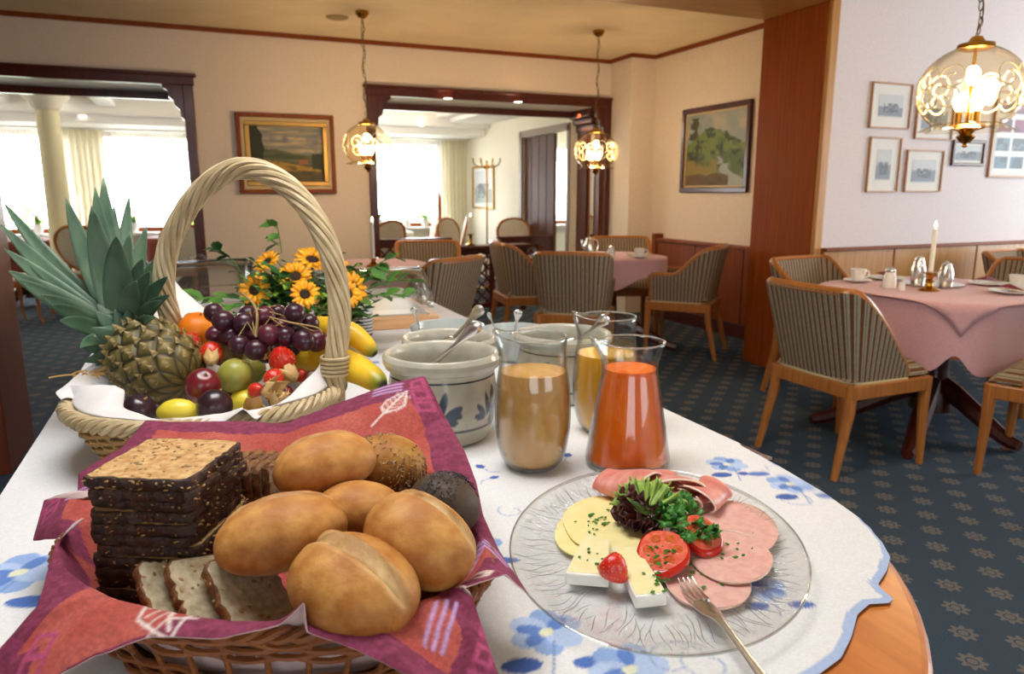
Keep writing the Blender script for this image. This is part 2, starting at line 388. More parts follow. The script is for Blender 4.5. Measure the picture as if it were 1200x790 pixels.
# ---------------------------------------------------------------- curtains
def sheer_mat(name, dens, tint):
    m, nt, p = base(name); L = nt.links.new; nt.nodes.remove(p); out = nt.nodes['Material Output']
    t = nd(nt, 'ShaderNodeBsdfTransparent'); tr = nd(nt, 'ShaderNodeBsdfTranslucent'); df = nd(nt, 'ShaderNodeBsdfDiffuse')
    tr.inputs[0].default_value = hx(tint); df.inputs[0].default_value = hx(tint)
    m1 = nd(nt, 'ShaderNodeMixShader'); m1.inputs[0].default_value = .45; L(tr.outputs[0], m1.inputs[1]); L(df.outputs[0], m1.inputs[2])
    m2 = nd(nt, 'ShaderNodeMixShader'); m2.inputs[0].default_value = dens; L(t.outputs[0], m2.inputs[1]); L(m1.outputs[0], m2.inputs[2]); L(m2.outputs[0], out.inputs[0])
    return m
MAT['sheer'] = sheer_mat('sheer_voile', .62, 'f4f3ee'); MAT['drape'] = sheer_mat('cream_drape', .97, 'e9e2cc')
def curtain(x0, x1, y, z1, zfun, amp, waves, mat, name, label, n=120, m=14):
    G = []
    for i in range(m + 1):
        row = []
        for j in range(n + 1):
            u = j / n; zb = zfun(u); z = z1 + (zb - z1) * i / m
            row.append((x0 + (x1 - x0) * u, y + amp * math.sin(u * waves * 2 * math.pi) * (1 + .3 * math.sin(u * 17)), z))
        G.append(row)
    return tag(MB().grid(G).build(name, mat, angle=0), label, 'curtain')
arch = lambda lo, hi: (lambda u: lo + (hi - lo) * (1 - abs(2 * u - 1) ** 2.2))
curtain(-2.42, -1.3, 10.86, 2.04, arch(.95, 1.72), .02, 26, MAT['sheer'], 'sheer_curtain', 'arched sheer white curtain at the window left of the round column')
curtain(-1.16, .14, 10.86, 2.04, arch(.95, 1.80), .02, 30, MAT['sheer'], 'sheer_curtain', 'arched sheer white curtain at the window right of the round column')
curtain(2.3, 3.62, 10.86, 2.04, lambda u: .95 if u > .93 else 1.85 - max(0, u - .62) * 2.5, .02, 30, MAT['sheer'], 'sheer_curtain', 'sheer white curtain swept to one side at the middle window')
curtain(4.7, 6.3, 10.86, 2.04, arch(.95, 1.75), .02, 30, MAT['sheer'], 'sheer_curtain', 'sheer white curtain at the window past the folding door')
curtain(-1.62, -1.02, 10.80, 2.04, lambda u: .1, .03, 9, MAT['drape'], 'drape', 'long cream drape hanging between two windows beside the column')
curtain(3.46, 3.88, 10.80, 2.04, lambda u: .1, .025, 7, MAT['drape'], 'drape', 'long cream drape in the corner beside the middle window')
for a, c in ((-6, 3.9),):
    struct(MB().span(a, c, 10.74, 10.9, 2.03, 2.06).build('trim_5', MAT['whitepaint'], smooth=False))
# ================================================================ chairs
def stripes(name, ground, dark, period=.026, thin='5a3a24'):
    m, nt, p = base(name); L = nt.links.new; p.inputs['Roughness'].default_value = .85; p.inputs['Specular IOR Level'].default_value = .2
    a = nd(nt, 'ShaderNodeAttribute', attribute_name='su'); d = nd(nt, 'ShaderNodeMath', operation='DIVIDE'); d.inputs[1].default_value = period; L(a.outputs['Fac'], d.inputs[0])
    f = nd(nt, 'ShaderNodeMath', operation='FRACT'); L(d.outputs[0], f.inputs[0])
    r = nd(nt, 'ShaderNodeValToRGB'); r.color_ramp.interpolation = 'CONSTANT'; cr = r.color_ramp
    st = [(0, hx(ground)), (.22, hx(thin)), (.30, hx(ground)), (.62, hx(thin)), (.68, hx(dark)), (.92, hx(thin))]
    while len(cr.elements) < len(st): cr.elements.new(.5)
    for e, (q, c) in zip(cr.elements, st): e.position = q; e.color = c
    L(f.outputs[0], r.inputs[0])
    tc = nd(nt, 'ShaderNodeTexCoord'); n = nd(nt, 'ShaderNodeTexNoise'); n.inputs['Scale'].default_value = 160; L(tc.outputs['Object'], n.inputs[0])
    mx = nd(nt, 'ShaderNodeMix', data_type='RGBA', blend_type='MULTIPLY'); mx.inputs[0].default_value = .55
    L(r.outputs[0], mx.inputs[6]); L(ramp(nt, n.outputs[0], [(.35, (.55, .55, .55, 1)), (.65, (1, 1, 1, 1))]), mx.inputs[7]); L(mx.outputs[2], p.inputs['Base Color'])
    b = nd(nt, 'ShaderNodeBump'); b.inputs['Strength'].default_value = .3; b.inputs['Distance'].default_value = .002; L(n.outputs[0], b.inputs['Height']); L(b.outputs[0], p.inputs['Normal'])
    return m
MAT['stripe'] = stripes('striped_upholstery', 'a89e88', '7a4a2a')
MAT['piping'] = M('pale_piping', 'c9b98c', rough=.7)
def make_chair(kind):
    t = thing('tub_chair' if kind == 'arm' else 'side_chair', 'x', 'chair')
    w, yb, yf = .235, -.22, (.21 if kind == 'arm' else .10); rc = .10 if kind == 'arm' else .055
    # plan curve (x, y) with arc length
    P = []
    for i in range(11): P.append((-w, yf + (yb + rc - yf) * i / 10))
    for i in range(1, 9):
        a = math.pi + math.pi / 2 * i / 8; P.append((-w + rc + rc * math.cos(a), yb + rc + rc * math.sin(a)))
    for i in range(1, 11): P.append((-w + rc + (2 * w - 2 * rc) * i / 10, yb - .012 * math.sin(math.pi * i / 10)))
    for i in range(1, 9):
        a = -math.pi / 2 + math.pi / 2 * i / 8; P.append((w - rc + rc * math.cos(a), yb + rc + rc * math.sin(a)))
    for i in range(1, 11): P.append((w, yb + rc + (yf - yb - rc) * i / 10))
    S_ = [0.]
    for a, b_ in zip(P, P[1:]): S_.append(S_[-1] + math.dist(a, b_))
    def top(x, y):
        q = (y - (yb + .02)) / (yf - yb - .02)
        if kind == 'arm':
            return .835 - .205 * float(smoothstep(.0, .62, q)) + .012 * (1 - (x / w) ** 2) * (q < .3)
        return .835 - .37 * max(0, q) ** .9
    def pt(i, v, off=0.):
        x, y = P[i]; z0 = .425; zt = top(x, y); z = z0 + (zt - z0) * v; h = (z - z0) / .4
        lean = max(0, min(1, (yf - y) / (yf - yb)))
        nx, ny = (x / w) ** 3, -lean ** 3
        return (x + nx * (.05 * h - off), y + ny * ((.075 if kind == 'arm' else .11) * h - off), z)
    nv = 10; out = MB(); su = []
    for off in (0., .038):
        G = []
        for j in range(nv + 1): G.append([pt(i, j / nv, off) for i in range(len(P))]); su += S_
        if off: G = G
        out.grid(G)
    out.att['su'] = su
    out.build('backrest', MAT['stripe'], t, angle=0)
    mid = [tuple(np.add(pt(i, 1, .0), pt(i, 1, .038)) / 2) for i in range(len(P))]
    MB().tube(mid, .023, 8, flat=.8).build('top_rail', MAT['chairwood'], t)
    for e in (0, len(P) - 1):
        MB().tube([tuple(np.add(pt(e, k / 6, 0), pt(e, k / 6, .038)) / 2) for k in range(7)], .021, 8).build('arm_post', MAT['chairwood'], t)
    MB().tube([pt(i, .01, -.003) for i in range(len(P))], .006, 6).build('piping', MAT['piping'], t)
    # seat frame, cushion, legs
    fr = MB(); fr.span(-.24, .24, .225, .255, .36, .425); fr.span(-.24, .24, -.245, -.215, .36, .425); fr.span(-.255, -.225, -.24, .25, .36, .425); fr.span(.225, .255, -.24, .25, .36, .425)
    fr.build('seat_frame', MAT['chairwood'], t, smooth=False, bevel=.006)
    c = MB(); G = []; su = []
    n = 16
    for i in range(n + 1):
        row = []
        for j in range(n + 1):
            u, v = i / n * 2 - 1, j / n * 2 - 1
            e = max(abs(u), abs(v)); h = .495 - .06 * max(0, e - .75) ** 1.4 / .25 ** 1.4
            row.append((u * .232, v * .24 + .008, h)); su.append(u * .232 + 1)
        G.append(row)
    c.grid(G)
    ring = [(G[0][j]) for j in range(n + 1)]
    c.att['su'] = su; c.build('seat', MAT['stripe'], t, angle=0)
    for sx in (-1, 1):
        MB().tube([(sx * .232, .232, .42), (sx * .232, .232, .3), (sx * .238, .24, 0.0)], [.027, .025, .016], 8).build('leg', MAT['chairwood'], t)
        MB().tube([(sx * .225, -.222, .42), (sx * .228, -.23, .3), (sx * .24, -.30, 0.0)], [.027, .025, .016], 8).build('leg', MAT['chairwood'], t)
    return t
def face(o, x, y, dx, dy):
    o.location = (x, y, 0); o.rotation_euler = (0, 0, math.atan2(-dx, dy)); return o
chB = make_chair('side'); chA = make_chair('arm')
CG = 'striped dining chairs'
chB['label'] = 'striped side chair with its back to the buffet, drawn to the table under the pictures'; chB['group'] = CG
face(chB, 2.80, 2.46, 1, .0)
def more(src, lab, *a):
    return face(copy_tree(src, label=lab, group=CG), *a)
chA['label'] = 'striped tub chair on the panelling side of the table below the river painting'; chA['group'] = CG
face(chA, 3.50, 4.70, -.66, .74)
more(chA, 'striped tub chair with its wide back square to the buffet and its crocks', 2.45, 4.56, .60, .80)
more(chA, 'striped tub chair seen side-on beside the dark lattice divider', 2.50, 5.50, .98, -.15)
more(chB, 'striped chair on the far side of the table below the river painting', 3.52, 5.62, -.35, -.93)
more(chB, 'striped chair turned to the small pink table behind the flower arrangement', 1.35, 4.62, -.55, .83)
more(chB, 'pale chair back on the far side of the pink table behind the flowers', 1.72, 5.70, -.2, -.98)
more(chB, 'striped chair between the picture wall and the pink table with the candle', 3.53, 3.24, .1, -1)
more(chB, 'striped chair on the far right side of the candle table', 4.42, 2.74, -1, -.08)
more(chB, 'striped chair at the candle table with only seat and front legs in view', 3.47, 1.88, -.33, .94)
more(chB, 'striped chair further along the panelled picture wall', 5.3, 3.1, .15, -1)

# ================================================================ pink tables
MAT['pink'] = M('pink_linen', 'd0a4a8', 'c6999e', rough=.85, scale=140, bump=.25, bscale=300, sheen=.2)
def rrect(cx, cy, hx_, hy_, r, n=10):
    P = []
    for (sx, sy, a0) in ((1, 1, 0), (-1, 1, 90), (-1, -1, 180), (1, -1, 270)):
        for i in range(n + 1):
            a = R(a0 + 90 * i / n); P.append((cx + sx * (hx_ - r) + r * math.cos(a), cy + sy * (hy_ - r) + r * math.sin(a)))
    return P
def resample(P, n):
    P = P + [P[0]]; d = [0.]
    for a, b_ in zip(P, P[1:]): d.append(d[-1] + math.dist(a, b_))
    out = []
    for k in range(n):
        s = d[-1] * k / n; i = max(j for j in range(len(d) - 1) if d[j] <= s + 1e-9); f = (s - d[i]) / max(1e-9, d[i + 1] - d[i])
        out.append((P[i][0] + (P[i + 1][0] - P[i][0]) * f, P[i][1] + (P[i + 1][1] - P[i][1]) * f))
    return out
def cloth(P, top, hem, waves, amp, seed=0, n=200, c=None):
    """a cloth: flat top inside outline P and a skirt with folds; hem(angle) is its lower edge"""
    P = resample(P, n); cx = sum(p[0] for p in P) / n; cy = sum(p[1] for p in P) / n; b = MB(); V = [(cx, cy, top)]
    rings = []
    for f in (.5, .97): rings.append([(cx + (x - cx) * f, cy + (y - cy) * f, top) for x, y in P])
    m = 8; rnd = random.Random(seed); ph = [rnd.uniform(0, 6) for _ in range(3)]
    for i in range(m + 1):
        t = i / m; row = []
        for k, (x, y) in enumerate(P):
            a = math.atan2(y - cy, x - cx); h = hem(a); z = top - .004 - (top - h) * t
            fl = 1.005 + t * (amp * (math.sin(waves * a + ph[0]) + .5 * math.sin((waves + 3) * a + ph[1])) + .03) / .5 * (top - h)
            row.append((cx + (x - cx) * fl, cy + (y - cy) * fl, z))
        rings.append(row)
    for r_ in rings: V += r_
    F = [(0, 1 + k, 1 + (k + 1) % n) for k in range(n)]
    for i in range(len(rings) - 1):
        o = 1 + i * n
        F += [(o + k, o + n + k, o + n + (k + 1) % n, o + (k + 1) % n) for k in range(n)]
    return b.add(V, F)
def pedestal_table(x, y, label, hx_, hy_, r, feet, top=.735):
    t = thing('dining_table', label, 'table', (x, y, 0))
    MB().prism(rrect(0, 0, hx_, hy_, r), top - .03, top).build('tabletop', MAT['darkwood'], t, smooth=False)
    MB().lathe([(.11, .1), (.10, .2), (.07, .3), (.06, .5), (.09, .62), (.13, top - .03)], 20).build('pedestal', MAT['darkwood'], t)
    for fx, fy in feet:
        P = bez([(fx * .1, fy * .1, .24), (fx * .5, fy * .5, .16), (fx * .8, fy * .8, .03), (fx, fy, .03)], 9)
        MB().tube(P, [.055, .055, .05, .048, .045, .042, .038, .034, .028], 8).build('foot', MAT['darkwood'], t)
    return t
pedestal_table(3.6, 2.6, 'dark pedestal table with curved feet under the pink cloth by the pictures', .5, .48, .25, [(-.58, -.33), (.02, -.47), (-.58, .27), (.5, .4)])
hemf = lambda a: .44 + .05 * math.cos(4 * a) * .4 + (.10 * math.exp(-((a + 2.40) / .10) ** 2))
tag(cloth(rrect(3.6, 2.6, .51, .49, .26), .748, hemf, 7, .02, 2).build('tablecloth', MAT['pink'], angle=0), 'long pink cloth hanging to chair-seat height on the candle table', 'tablecloth')
# square overlay whose corner hangs over the rounded table corner
def overlay():
    n = 48; G = []
    out = rrect(3.6, 2.6, .515, .495, .265, 16)
    def inside(x, y):
        qx, qy = abs(x - 3.6) - (.515 - .265), abs(y - 2.6) - (.495 - .265)
        return math.hypot(max(qx, 0), max(qy, 0)) + min(max(qx, qy), 0) - .265
    for i in range(n + 1):
        row = []
        for j in range(n + 1):
            x, y = 3.6 + (i / n * 2 - 1) * .515, 2.6 + (j / n * 2 - 1) * .495
            d = inside(x, y)
            if d > 0:
                # fold down over the edge
                ux, uy = (x - 3.6), (y - 2.6); qx = max(abs(ux) - .25, 0) * (1 if ux > 0 else -1); qy = max(abs(uy) - .23, 0) * (1 if uy > 0 else -1); l = math.hypot(qx, qy) or 1
                ex, ey = x - qx / l * d, y - qy / l * d
                dd = d * 1.35
                row.append((ex + qx / l * .014, ey + qy / l * .014, .752 - dd))
            else: row.append((x, y, .7535))
        G.append(row)
    return MB().grid(G)
tag(overlay().build('table_overlay', MAT['pink'], angle=0, solid=.002), 'pink overlay cloth with a pointed corner hanging at the candle table', 'tablecloth')
pedestal_table(3.07, 5.14, 'pedestal table under the pink cloth below the river painting', .375, .375, .28, [(-.4, -.4), (.4, -.4), (-.4, .4), (.4, .4)])
tag(cloth(rrect(3.07, 5.14, .42, .42, .32), .748, lambda a: .56 - .05 * math.cos(4 * a + 2.4), 9, .03, 5).build('tablecloth', MAT['pink'], angle=0), 'pink cloth draped on the table below the river painting', 'tablecloth')
pedestal_table(1.08, 5.2, 'pedestal table under the pink cloth behind the flowers', .40, .40, .3, [(-.4, -.4), (.4, -.4), (-.4, .4), (.4, .4)])
tag(cloth(rrect(1.08, 5.2, .45, .45, .34), .748, lambda a: .56 - .05 * math.cos(4 * a), 9, .03, 8).build('tablecloth', MAT['pink'], angle=0), 'pink cloth on the table behind the flower arrangement', 'tablecloth')

# ================================================================ tableware on the pink tables
def cup(x, y, z, label):
    s = tag(MB().lathe([(0, .003), (.035, 0), (.05, .004), (.075, .014), (.076, .017), (.05, .009), (.03, .006), (0, .006)], 28, (x, y, z)).build('saucer', MAT['whiteware']), 'white saucer under ' + label, 'saucer')
    t = thing('cup', 'white porcelain ' + label, 'cup', (x, y, z + .007))
    MB().lathe([(0, .002), (.025, 0), (.03, .01), (.04, .045), (.043, .068), (.040, .068), (.036, .045), (.026, .012), (0, .01)], 28).build('bowl', MAT['whiteware'], t)
    MB().tube([(.04, 0, .055), (.06, 0, .055), (.066, 0, .04), (.055, 0, .022), (.034, 0, .02)], .005, 8).build('handle', MAT['whiteware'], t)
    t.rotation_euler = (0, 0, random.uniform(-1, 1)); return t
def shaker(x, y, z, h, r, label, cat='shaker'):
    t = thing('shaker', label, cat, (x, y, z))
    MB().lathe([(0, 0), (r, 0), (r * 1.02, h * .1), (r * .95, h * .5), (r * .72, h * .72), (0, h * .72)], 20).build('body', MAT['whiteware'], t)
    MB().lathe([(r * .76, h * .72), (r * .8, h * .76), (r * .75, h * .84), (r * .35, h * .9), (r * .18, h * .93), (r * .2, h * .97), (0, h)], 20).build('cap', MAT['silver'], t)
    return t
def pot(x, y, z, h, r, label):
    t = thing('coffee_pot', label, 'coffee pot', (x, y, z))
    MB().lathe([(0, 0), (r * .9, 0), (r, h * .1), (r * .98, h * .45), (r * .7, h * .72), (r * .55, h * .8), (0, h * .8)], 24).build('body', MAT['silver'], t)
    MB().lathe([(r * .6, h * .8), (r * .58, h * .84), (r * .3, h * .9), (r * .1, h * .92), (r * .14, h * .97), (0, h)], 20).build('lid', MAT['silver'], t)
    MB().tube(bez([(r * .8, 0, h * .35), (r * 1.7, 0, h * .5), (r * 1.4, 0, h * .78)], 8), [.012, .011, .010, .009, .008, .008, .007, .006], 8).build('spout', MAT['silver'], t)
    MB().tube(bez([(-r * .6, 0, h * .75), (-r * 2.1, 0, h * .9), (-r * 1.9, 0, h * .2), (-r * .9, 0, h * .2)], 10), .006, 8).build('handle', MAT['silver'], t)
    t.rotation_euler = (0, 0, random.uniform(0, 6)); return t
def candle(x, y, z, label, hold, h=.22, stick=.10):
    t = thing('candlestick', hold, 'candlestick', (x, y, z))
    s = stick / .10
    MB().lathe([(0, .002), (.05, 0), (.052, .006), (.042, .014), (.02, .026), (.016, .04 * s), (.024, .05 * s), (.015, .06 * s), (.02, .085 * s), (.034, .09 * s), (.034, .096 * s), (.014, .1 * s), (0, .1 * s)], 24).build('stem', MAT['brass'], t)
    c = thing('candle', label, 'candle', (x, y, z + .1 * s))
    MB().lathe([(0, 0), (.011, 0), (.0105, h), (.004, h + .003), (0, h + .002)], 14).build('stick', MAT['wax'], c)
    MB().tube([(0, 0, h), (.001, 0, h + .012)], .0012, 6).build('wick', MAT['darkwood'], c)
    fl = M('candle_flame', (1, .8, .45, 1), emit=25)
    MB().lathe([(0, h + .006), (.005, h + .014), (.0055, h + .02), (.003, h + .032), (0, h + .042)], 12).build('flame', fl, c)
    return t
MAT['napred'] = M('wine_red_paper', '7c2f3c', rough=.8)
def setting(x, y, z, rz, label):
    pl = tag(MB().lathe([(0, .002), (.06, 0), (.07, .004), (.102, .014), (.102, .017), (.07, .009), (0, .007)], 36, (x, y, z)).build('plate', MAT['whiteware']), 'white plate ' + label, 'plate')
    b = MB(); b.add([(-.07, -.05, 0), (.07, -.05, .004), (0, .06, .018), (0, 0, .03)], [(0, 1, 3), (1, 2, 3), (2, 0, 3), (0, 2, 1)])
    o = b.build('napkin', MAT['napred'], smooth=False, solid=.002); o.location = (x + .01, y + .02, z + .017); o.rotation_euler = (0, 0, rz)
    tag(o, 'folded wine red paper napkin ' + label, 'napkin')
    b = MB().tube([(-.09, 0, 0), (-.02, 0, .003), (.1, 0, 0)], [.004, .006, .004], 6, flat=.4); o = b.build('knife', MAT['silver']); o.location = (x - .02, y - .04, z + .019); o.rotation_euler = (0, 0, rz + .4)
    tag(o, 'silver knife on the plate ' + label, 'knife')
Z1 = .755
cup(3.40, 2.98, Z1, 'cup next to the striped chair by the wall')
shaker(3.36, 2.74, Z1, .115, .034, 'glass sugar shaker with metal cap on the candle table', 'sugar shaker')
shaker(3.33, 2.64, Z1, .06, .016, 'small salt shaker beside the sugar shaker')
candle(3.44, 2.57, Z1, 'tall white lit candle in brass holder on the right table', 'brass candlestick holding the tall white candle', h=.215, stick=.1)
tag(MB().lathe([(0, .003), (.12, 0), (.15, .006), (.155, .011), (.12, .006), (0, .007)], 40, (3.66, 2.72, Z1)).build('tray', MAT['silver']), 'round silver tray under the two coffee pots', 'tray')
pot(3.61, 2.77, Z1 + .007, .165, .038, 'taller silver coffee pot behind the lit candle')
pot(3.68, 2.66, Z1 + .007, .135, .04, 'shorter silver milk pot beside the lit candle')
setting(3.66, 3.0, Z1, .5, 'near the cup at the wall side')
setting(3.95, 2.60, Z1, 2.1, 'beside the silver tray')
setting(3.72, 2.33, Z1, 1.0, 'at the near side of the candle table')
cup(3.92, 2.43, Z1, 'cup at the near side of the candle table')
pot(2.88, 5.14, .75, .17, .05, 'silver coffee pot on the table below the river painting')
shaker(3.0, 5.0, .75, .10, .03, 'sugar shaker beside the coffee pot on the far pink table', 'sugar shaker')
shaker(2.93, 4.95, .75, .06, .016, 'salt shaker beside the coffee pot on the far pink table')
setting(3.28, 5.05, .75, .2, 'on the table below the river painting')
setting(2.84, 4.86, .75, 2.2, 'behind the wide chair back on the far pink table')
cup(3.16, 4.84, .75, 'cup on the table below the river painting')
candle(1.10, 5.0, .75, 'thin white candle on the pink table behind the flowers', 'candlestick behind the flower arrangement', h=.24, stick=.06)

# ================================================================ pendant lamps
MAT['amber'] = glass('amber_glass', (1.0, .92, .77), ior=1.5, mul=.9, bump=.25, bscale=14, dist=.01)
MAT['enamel'] = M('pale_enamel', 'f4e6c0', rough=.35)
MAT['bulb'] = M('bulb_glow', (1.0, .78, .45, 1), emit=16)
MAT['oldbrass'] = M('aged_brass', '7d6233', rough=.35, metal=1)
def make_lamp(label, x, y, zc, ceil=2.6, power=29, r=.185):
    t = thing('pendant_lamp', label, 'lamp', (x, y, zc), group='amber globe pendant lamps')
    MB().lathe([(0, ceil - zc - .002), (.05, ceil - zc - .004), (.052, ceil - zc - .02), (.03, ceil - zc - .05), (.008, ceil - zc - .055), (0, ceil - zc - .06)], 20).build('ceiling_rose', MAT['brass'], t)
    z = r * .90; ztop = ceil - zc - .06; lk = None; n = int((ztop - z - .03) / .028)
    for k in range(n):
        zz = ztop - .014 - k * .028; ox = .010 * math.sin(k * .9)
        if lk is None:
            lk = MB().tube([(.008 * math.cos(a), 0, .018 * math.sin(a)) for a in np.linspace(0, 2 * math.pi, 12, endpoint=False)], .0022, 6, closed=True).build('chain_link', MAT['oldbrass'], t)
            lk.location = (ox, 0, zz)
        else: inst('chain_link', lk, t, (ox, 0, zz), (0, 0, R(90) * (k % 2)))
    MB().tube([(.014 * math.sin(k * .8), .012 * math.cos(k * .7), z + .02 + (ztop - z - .02) * k / 24) for k in range(25)], .0022, 6).build('cord', MAT['oldbrass'], t)
    MB().lathe([(0, z + .035), (.018, z + .03), (.03, z + .012), (.062, z + .004), (.066, z - .012), (.05, z - .018)], 28).build('cap', MAT['brass'], t)
    MB().tube([(0, 0, z), (0, 0, -r * .75)], .006, 8).build('rod', MAT['brass'], t)
    g = MB(); prof = [(r * .33 + .0, r * .86)]
    for i in range(1, 15):
        a = R(70 - i * 8.6); prof.append((r * math.cos(a) * 1.0, r * .90 * math.sin(a)))
    prof += [(r * .68, -r * .66), (r * .66, -r * .70), (r * .80, -r * .78), (r * .86, -r * .80)]
    g.lathe(prof, 48, wob=lambda a, i: 1 + (.10 * math.cos(8 * a) if i > 15 else .012 * math.cos(8 * a)))
    g.f = [q for q in g.f if len(q) <= 4]
    gl = g.build('globe', MAT['amber'], t, angle=0)
    # scrollwork fired on the glass
    for q in range(4):
        b = MB()
        for sgn in (1, -1):
            for (cy_, s0, rad, turns) in ((.18, 1, .055, 1.3), (-.15, -1, .05, 1.2)):
                P = []
                for i in range(22):
                    u = i / 21; aa = u * turns * 2 * math.pi; rr = rad * (1 - .75 * u)
                    px = sgn * (rad * .95 - rr * math.cos(aa)); pz = cy_ * r + s0 * rr * math.sin(aa)
                    th = q * math.pi / 2 + px / r; hz = max(-.6, min(.6, pz / (r * .90))); rr2 = r * math.cos(math.asin(hz)) + .001
                    P.append((rr2 * math.cos(th), rr2 * math.sin(th), pz))
                b.tube(P, .0035, 5)
        b.build('scroll', MAT['enamel'], gl)
    MB().lathe([(0, -r * 1.14), (.01, -r * 1.12), (.006, -r * 1.06), (.02, -r * 1.02), (.034, -r * .92), (.022, -r * .86), (.03, -r * .8), (.07, -r * .74), (.06, -r * .68), (0, -r * .66)], 24).build('finial', MAT['brass'], t)
    for k in range(3):
        a = k * 2.094 + .5; bx, by = .035 * math.cos(a), .035 * math.sin(a)
        MB().lathe([(0, 0), (.012, 0), (.012, .05), (0, .05)], 12, (bx, by, -r * .68)).build('candle_sleeve', MAT['brass'], t)
        MB().lathe([(0, 0), (.012, .006), (.024, .03), (.026, .045), (.018, .066), (0, .075)], 14, (bx, by, -r * .68 + .048)).build('bulb', MAT['bulb'], t)
    MB().lathe([(0, 0), (.014, .006), (.026, .03), (.026, .05), (.016, .068), (0, .075)], 14, (0, 0, .02)).build('bulb', MAT['bulb'], t)
    l = point('lamp_light', (0, 0, 0), power, WARM, .09); l.parent = t
    return t
make_lamp('pendant lamp hanging beside the field landscape painting', 1.265, 5.83, 1.617)
make_lamp('pendant lamp hanging in front of the right post of the middle opening', 3.24, 5.70, 1.605)
make_lamp('pendant lamp hanging in front of the small framed pictures', 2.76, 1.98, 1.632)
make_lamp('added unseen pendant lamp over the near end of the buffet, above the view', .35, 1.25, 2.12, power=5)  # extra lamp added out of view to light the buffet from above

# ================================================================ pictures
def fbm(x, y, seed, octv=5, sc=1.):
    r_ = np.random.default_rng(seed); out = np.zeros_like(x); amp = 1.; tot = 0
    for o in range(octv):
        g = r_.random((40, 40)); fx, fy = (x * sc) % 39, (y * sc) % 39
        i, j = np.floor(fx).astype(int), np.floor(fy).astype(int); u, v = fx - i, fy - j; u, v = u * u * (3 - 2 * u), v * v * (3 - 2 * v)
        out += amp * (g[i, j] * (1 - u) * (1 - v) + g[i + 1, j] * u * (1 - v) + g[i, j + 1] * (1 - u) * v + g[i + 1, j + 1] * u * v); tot += amp; amp *= .5; sc *= 2
    return out / tot
def canvas(w, h, fn, nx=150, ny=110):
    u, v = np.meshgrid(np.linspace(0, 1, nx), np.linspace(0, 1, ny)); G = [[((u[i, j] - .5) * w, 0, (v[i, j] - .5) * h) for j in range(nx)] for i in range(ny)]
    return MB().grid(G), fn(u.ravel(), v.ravel())
def mixc(c, m, col): return c * (1 - m[:, None]) + np.asarray(hx(col, False))[None] * m[:, None]
def land1(u, v):
    n1, n2, n3 = fbm(u, v, 1, 5, 5), fbm(u, v, 2, 5, 12), fbm(u * .4, v * 3, 3, 5, 6)
    c = np.tile(hx('7f8078', False), (len(u), 1)); c = mixc(c, np.clip((n3 - .4) * 4, 0, 1), 'c0ac8a'); c = mixc(c, np.clip((n1 - .55) * 5, 0, 1), '6a7080')
    hor = .52 + .05 * np.sin(u * 6) + .03 * n2; g = (v < hor).astype(float); c = mixc(c, g, '5a6040'); c = mixc(c, g * np.clip((n3 - .45) * 6, 0, 1), '3c4426')
    f = ((v < .33 + .06 * np.sin(u * 4 + 1)) & (u > .12)).astype(float); c = mixc(c, f, 'a8842e'); c = mixc(c, f * np.clip((n2 - .5) * 6, 0, 1), '6c5420')
    b = ((v < .16 + .05 * n1)).astype(float); c = mixc(c, b * .85, '3a3a1c')
    t = (((u - .02) / .17) ** 2 + ((v - .55) / .5) ** 2 < .7 + .6 * n2).astype(float); c = mixc(c, t, '23280f'); t2 = ((np.abs(u - .93) < .09) & (np.abs(v - .36) < .10 + .1 * n2)).astype(float); c = mixc(c, t2, '2a3016')
    hs = ((np.abs(u - .72) < .06) & (np.abs(v - .36) < .035)).astype(float); return mixc(c, hs, 'a05c30')
def land2(u, v):
    n1, n2, n3 = fbm(u, v, 4, 5, 5), fbm(u, v, 5, 5, 13), fbm(u, v, 6, 5, 8)
    c = np.tile(hx('8d9a92', False), (len(u), 1)); c = mixc(c, np.clip((n1 - .4) * 4, 0, 1), 'b0a898')
    hill = (v < .62 + .12 * np.sin(u * 5 - .6) + .1 * n2).astype(float); c = mixc(c, hill, '4e6434'); c = mixc(c, hill * np.clip((n3 - .45) * 6, 0, 1), '6f7f3c'); c = mixc(c, hill * np.clip((n2 - .55) * 8, 0, 1), '2e3f1f')
    tr = ((np.abs(u - .12 - .1 * (v - .5)) < .10) & (v < .95) & (n2 > .45)).astype(float); c = mixc(c, tr, '3c3a1e')
    fld = ((v < .36) & (u < .55)).astype(float); c = mixc(c, fld * np.clip((n1 - .3) * 4, 0, 1), '8c7c34')
    rc = .52 + .30 * (v < .4) * (.4 - v) * 2 + .06 * np.sin(v * 22); rv = ((np.abs(u - rc - .1 * (v < .3)) < .03 + .32 * np.clip(.36 - v, 0, 1)) & (v < .40) & (u > .42)).astype(float); c = mixc(c, rv, '98a0a0')
    return mixc(c, (v < .10 + .1 * n3).astype(float) * (u < .75) * .8, '5a3c20')
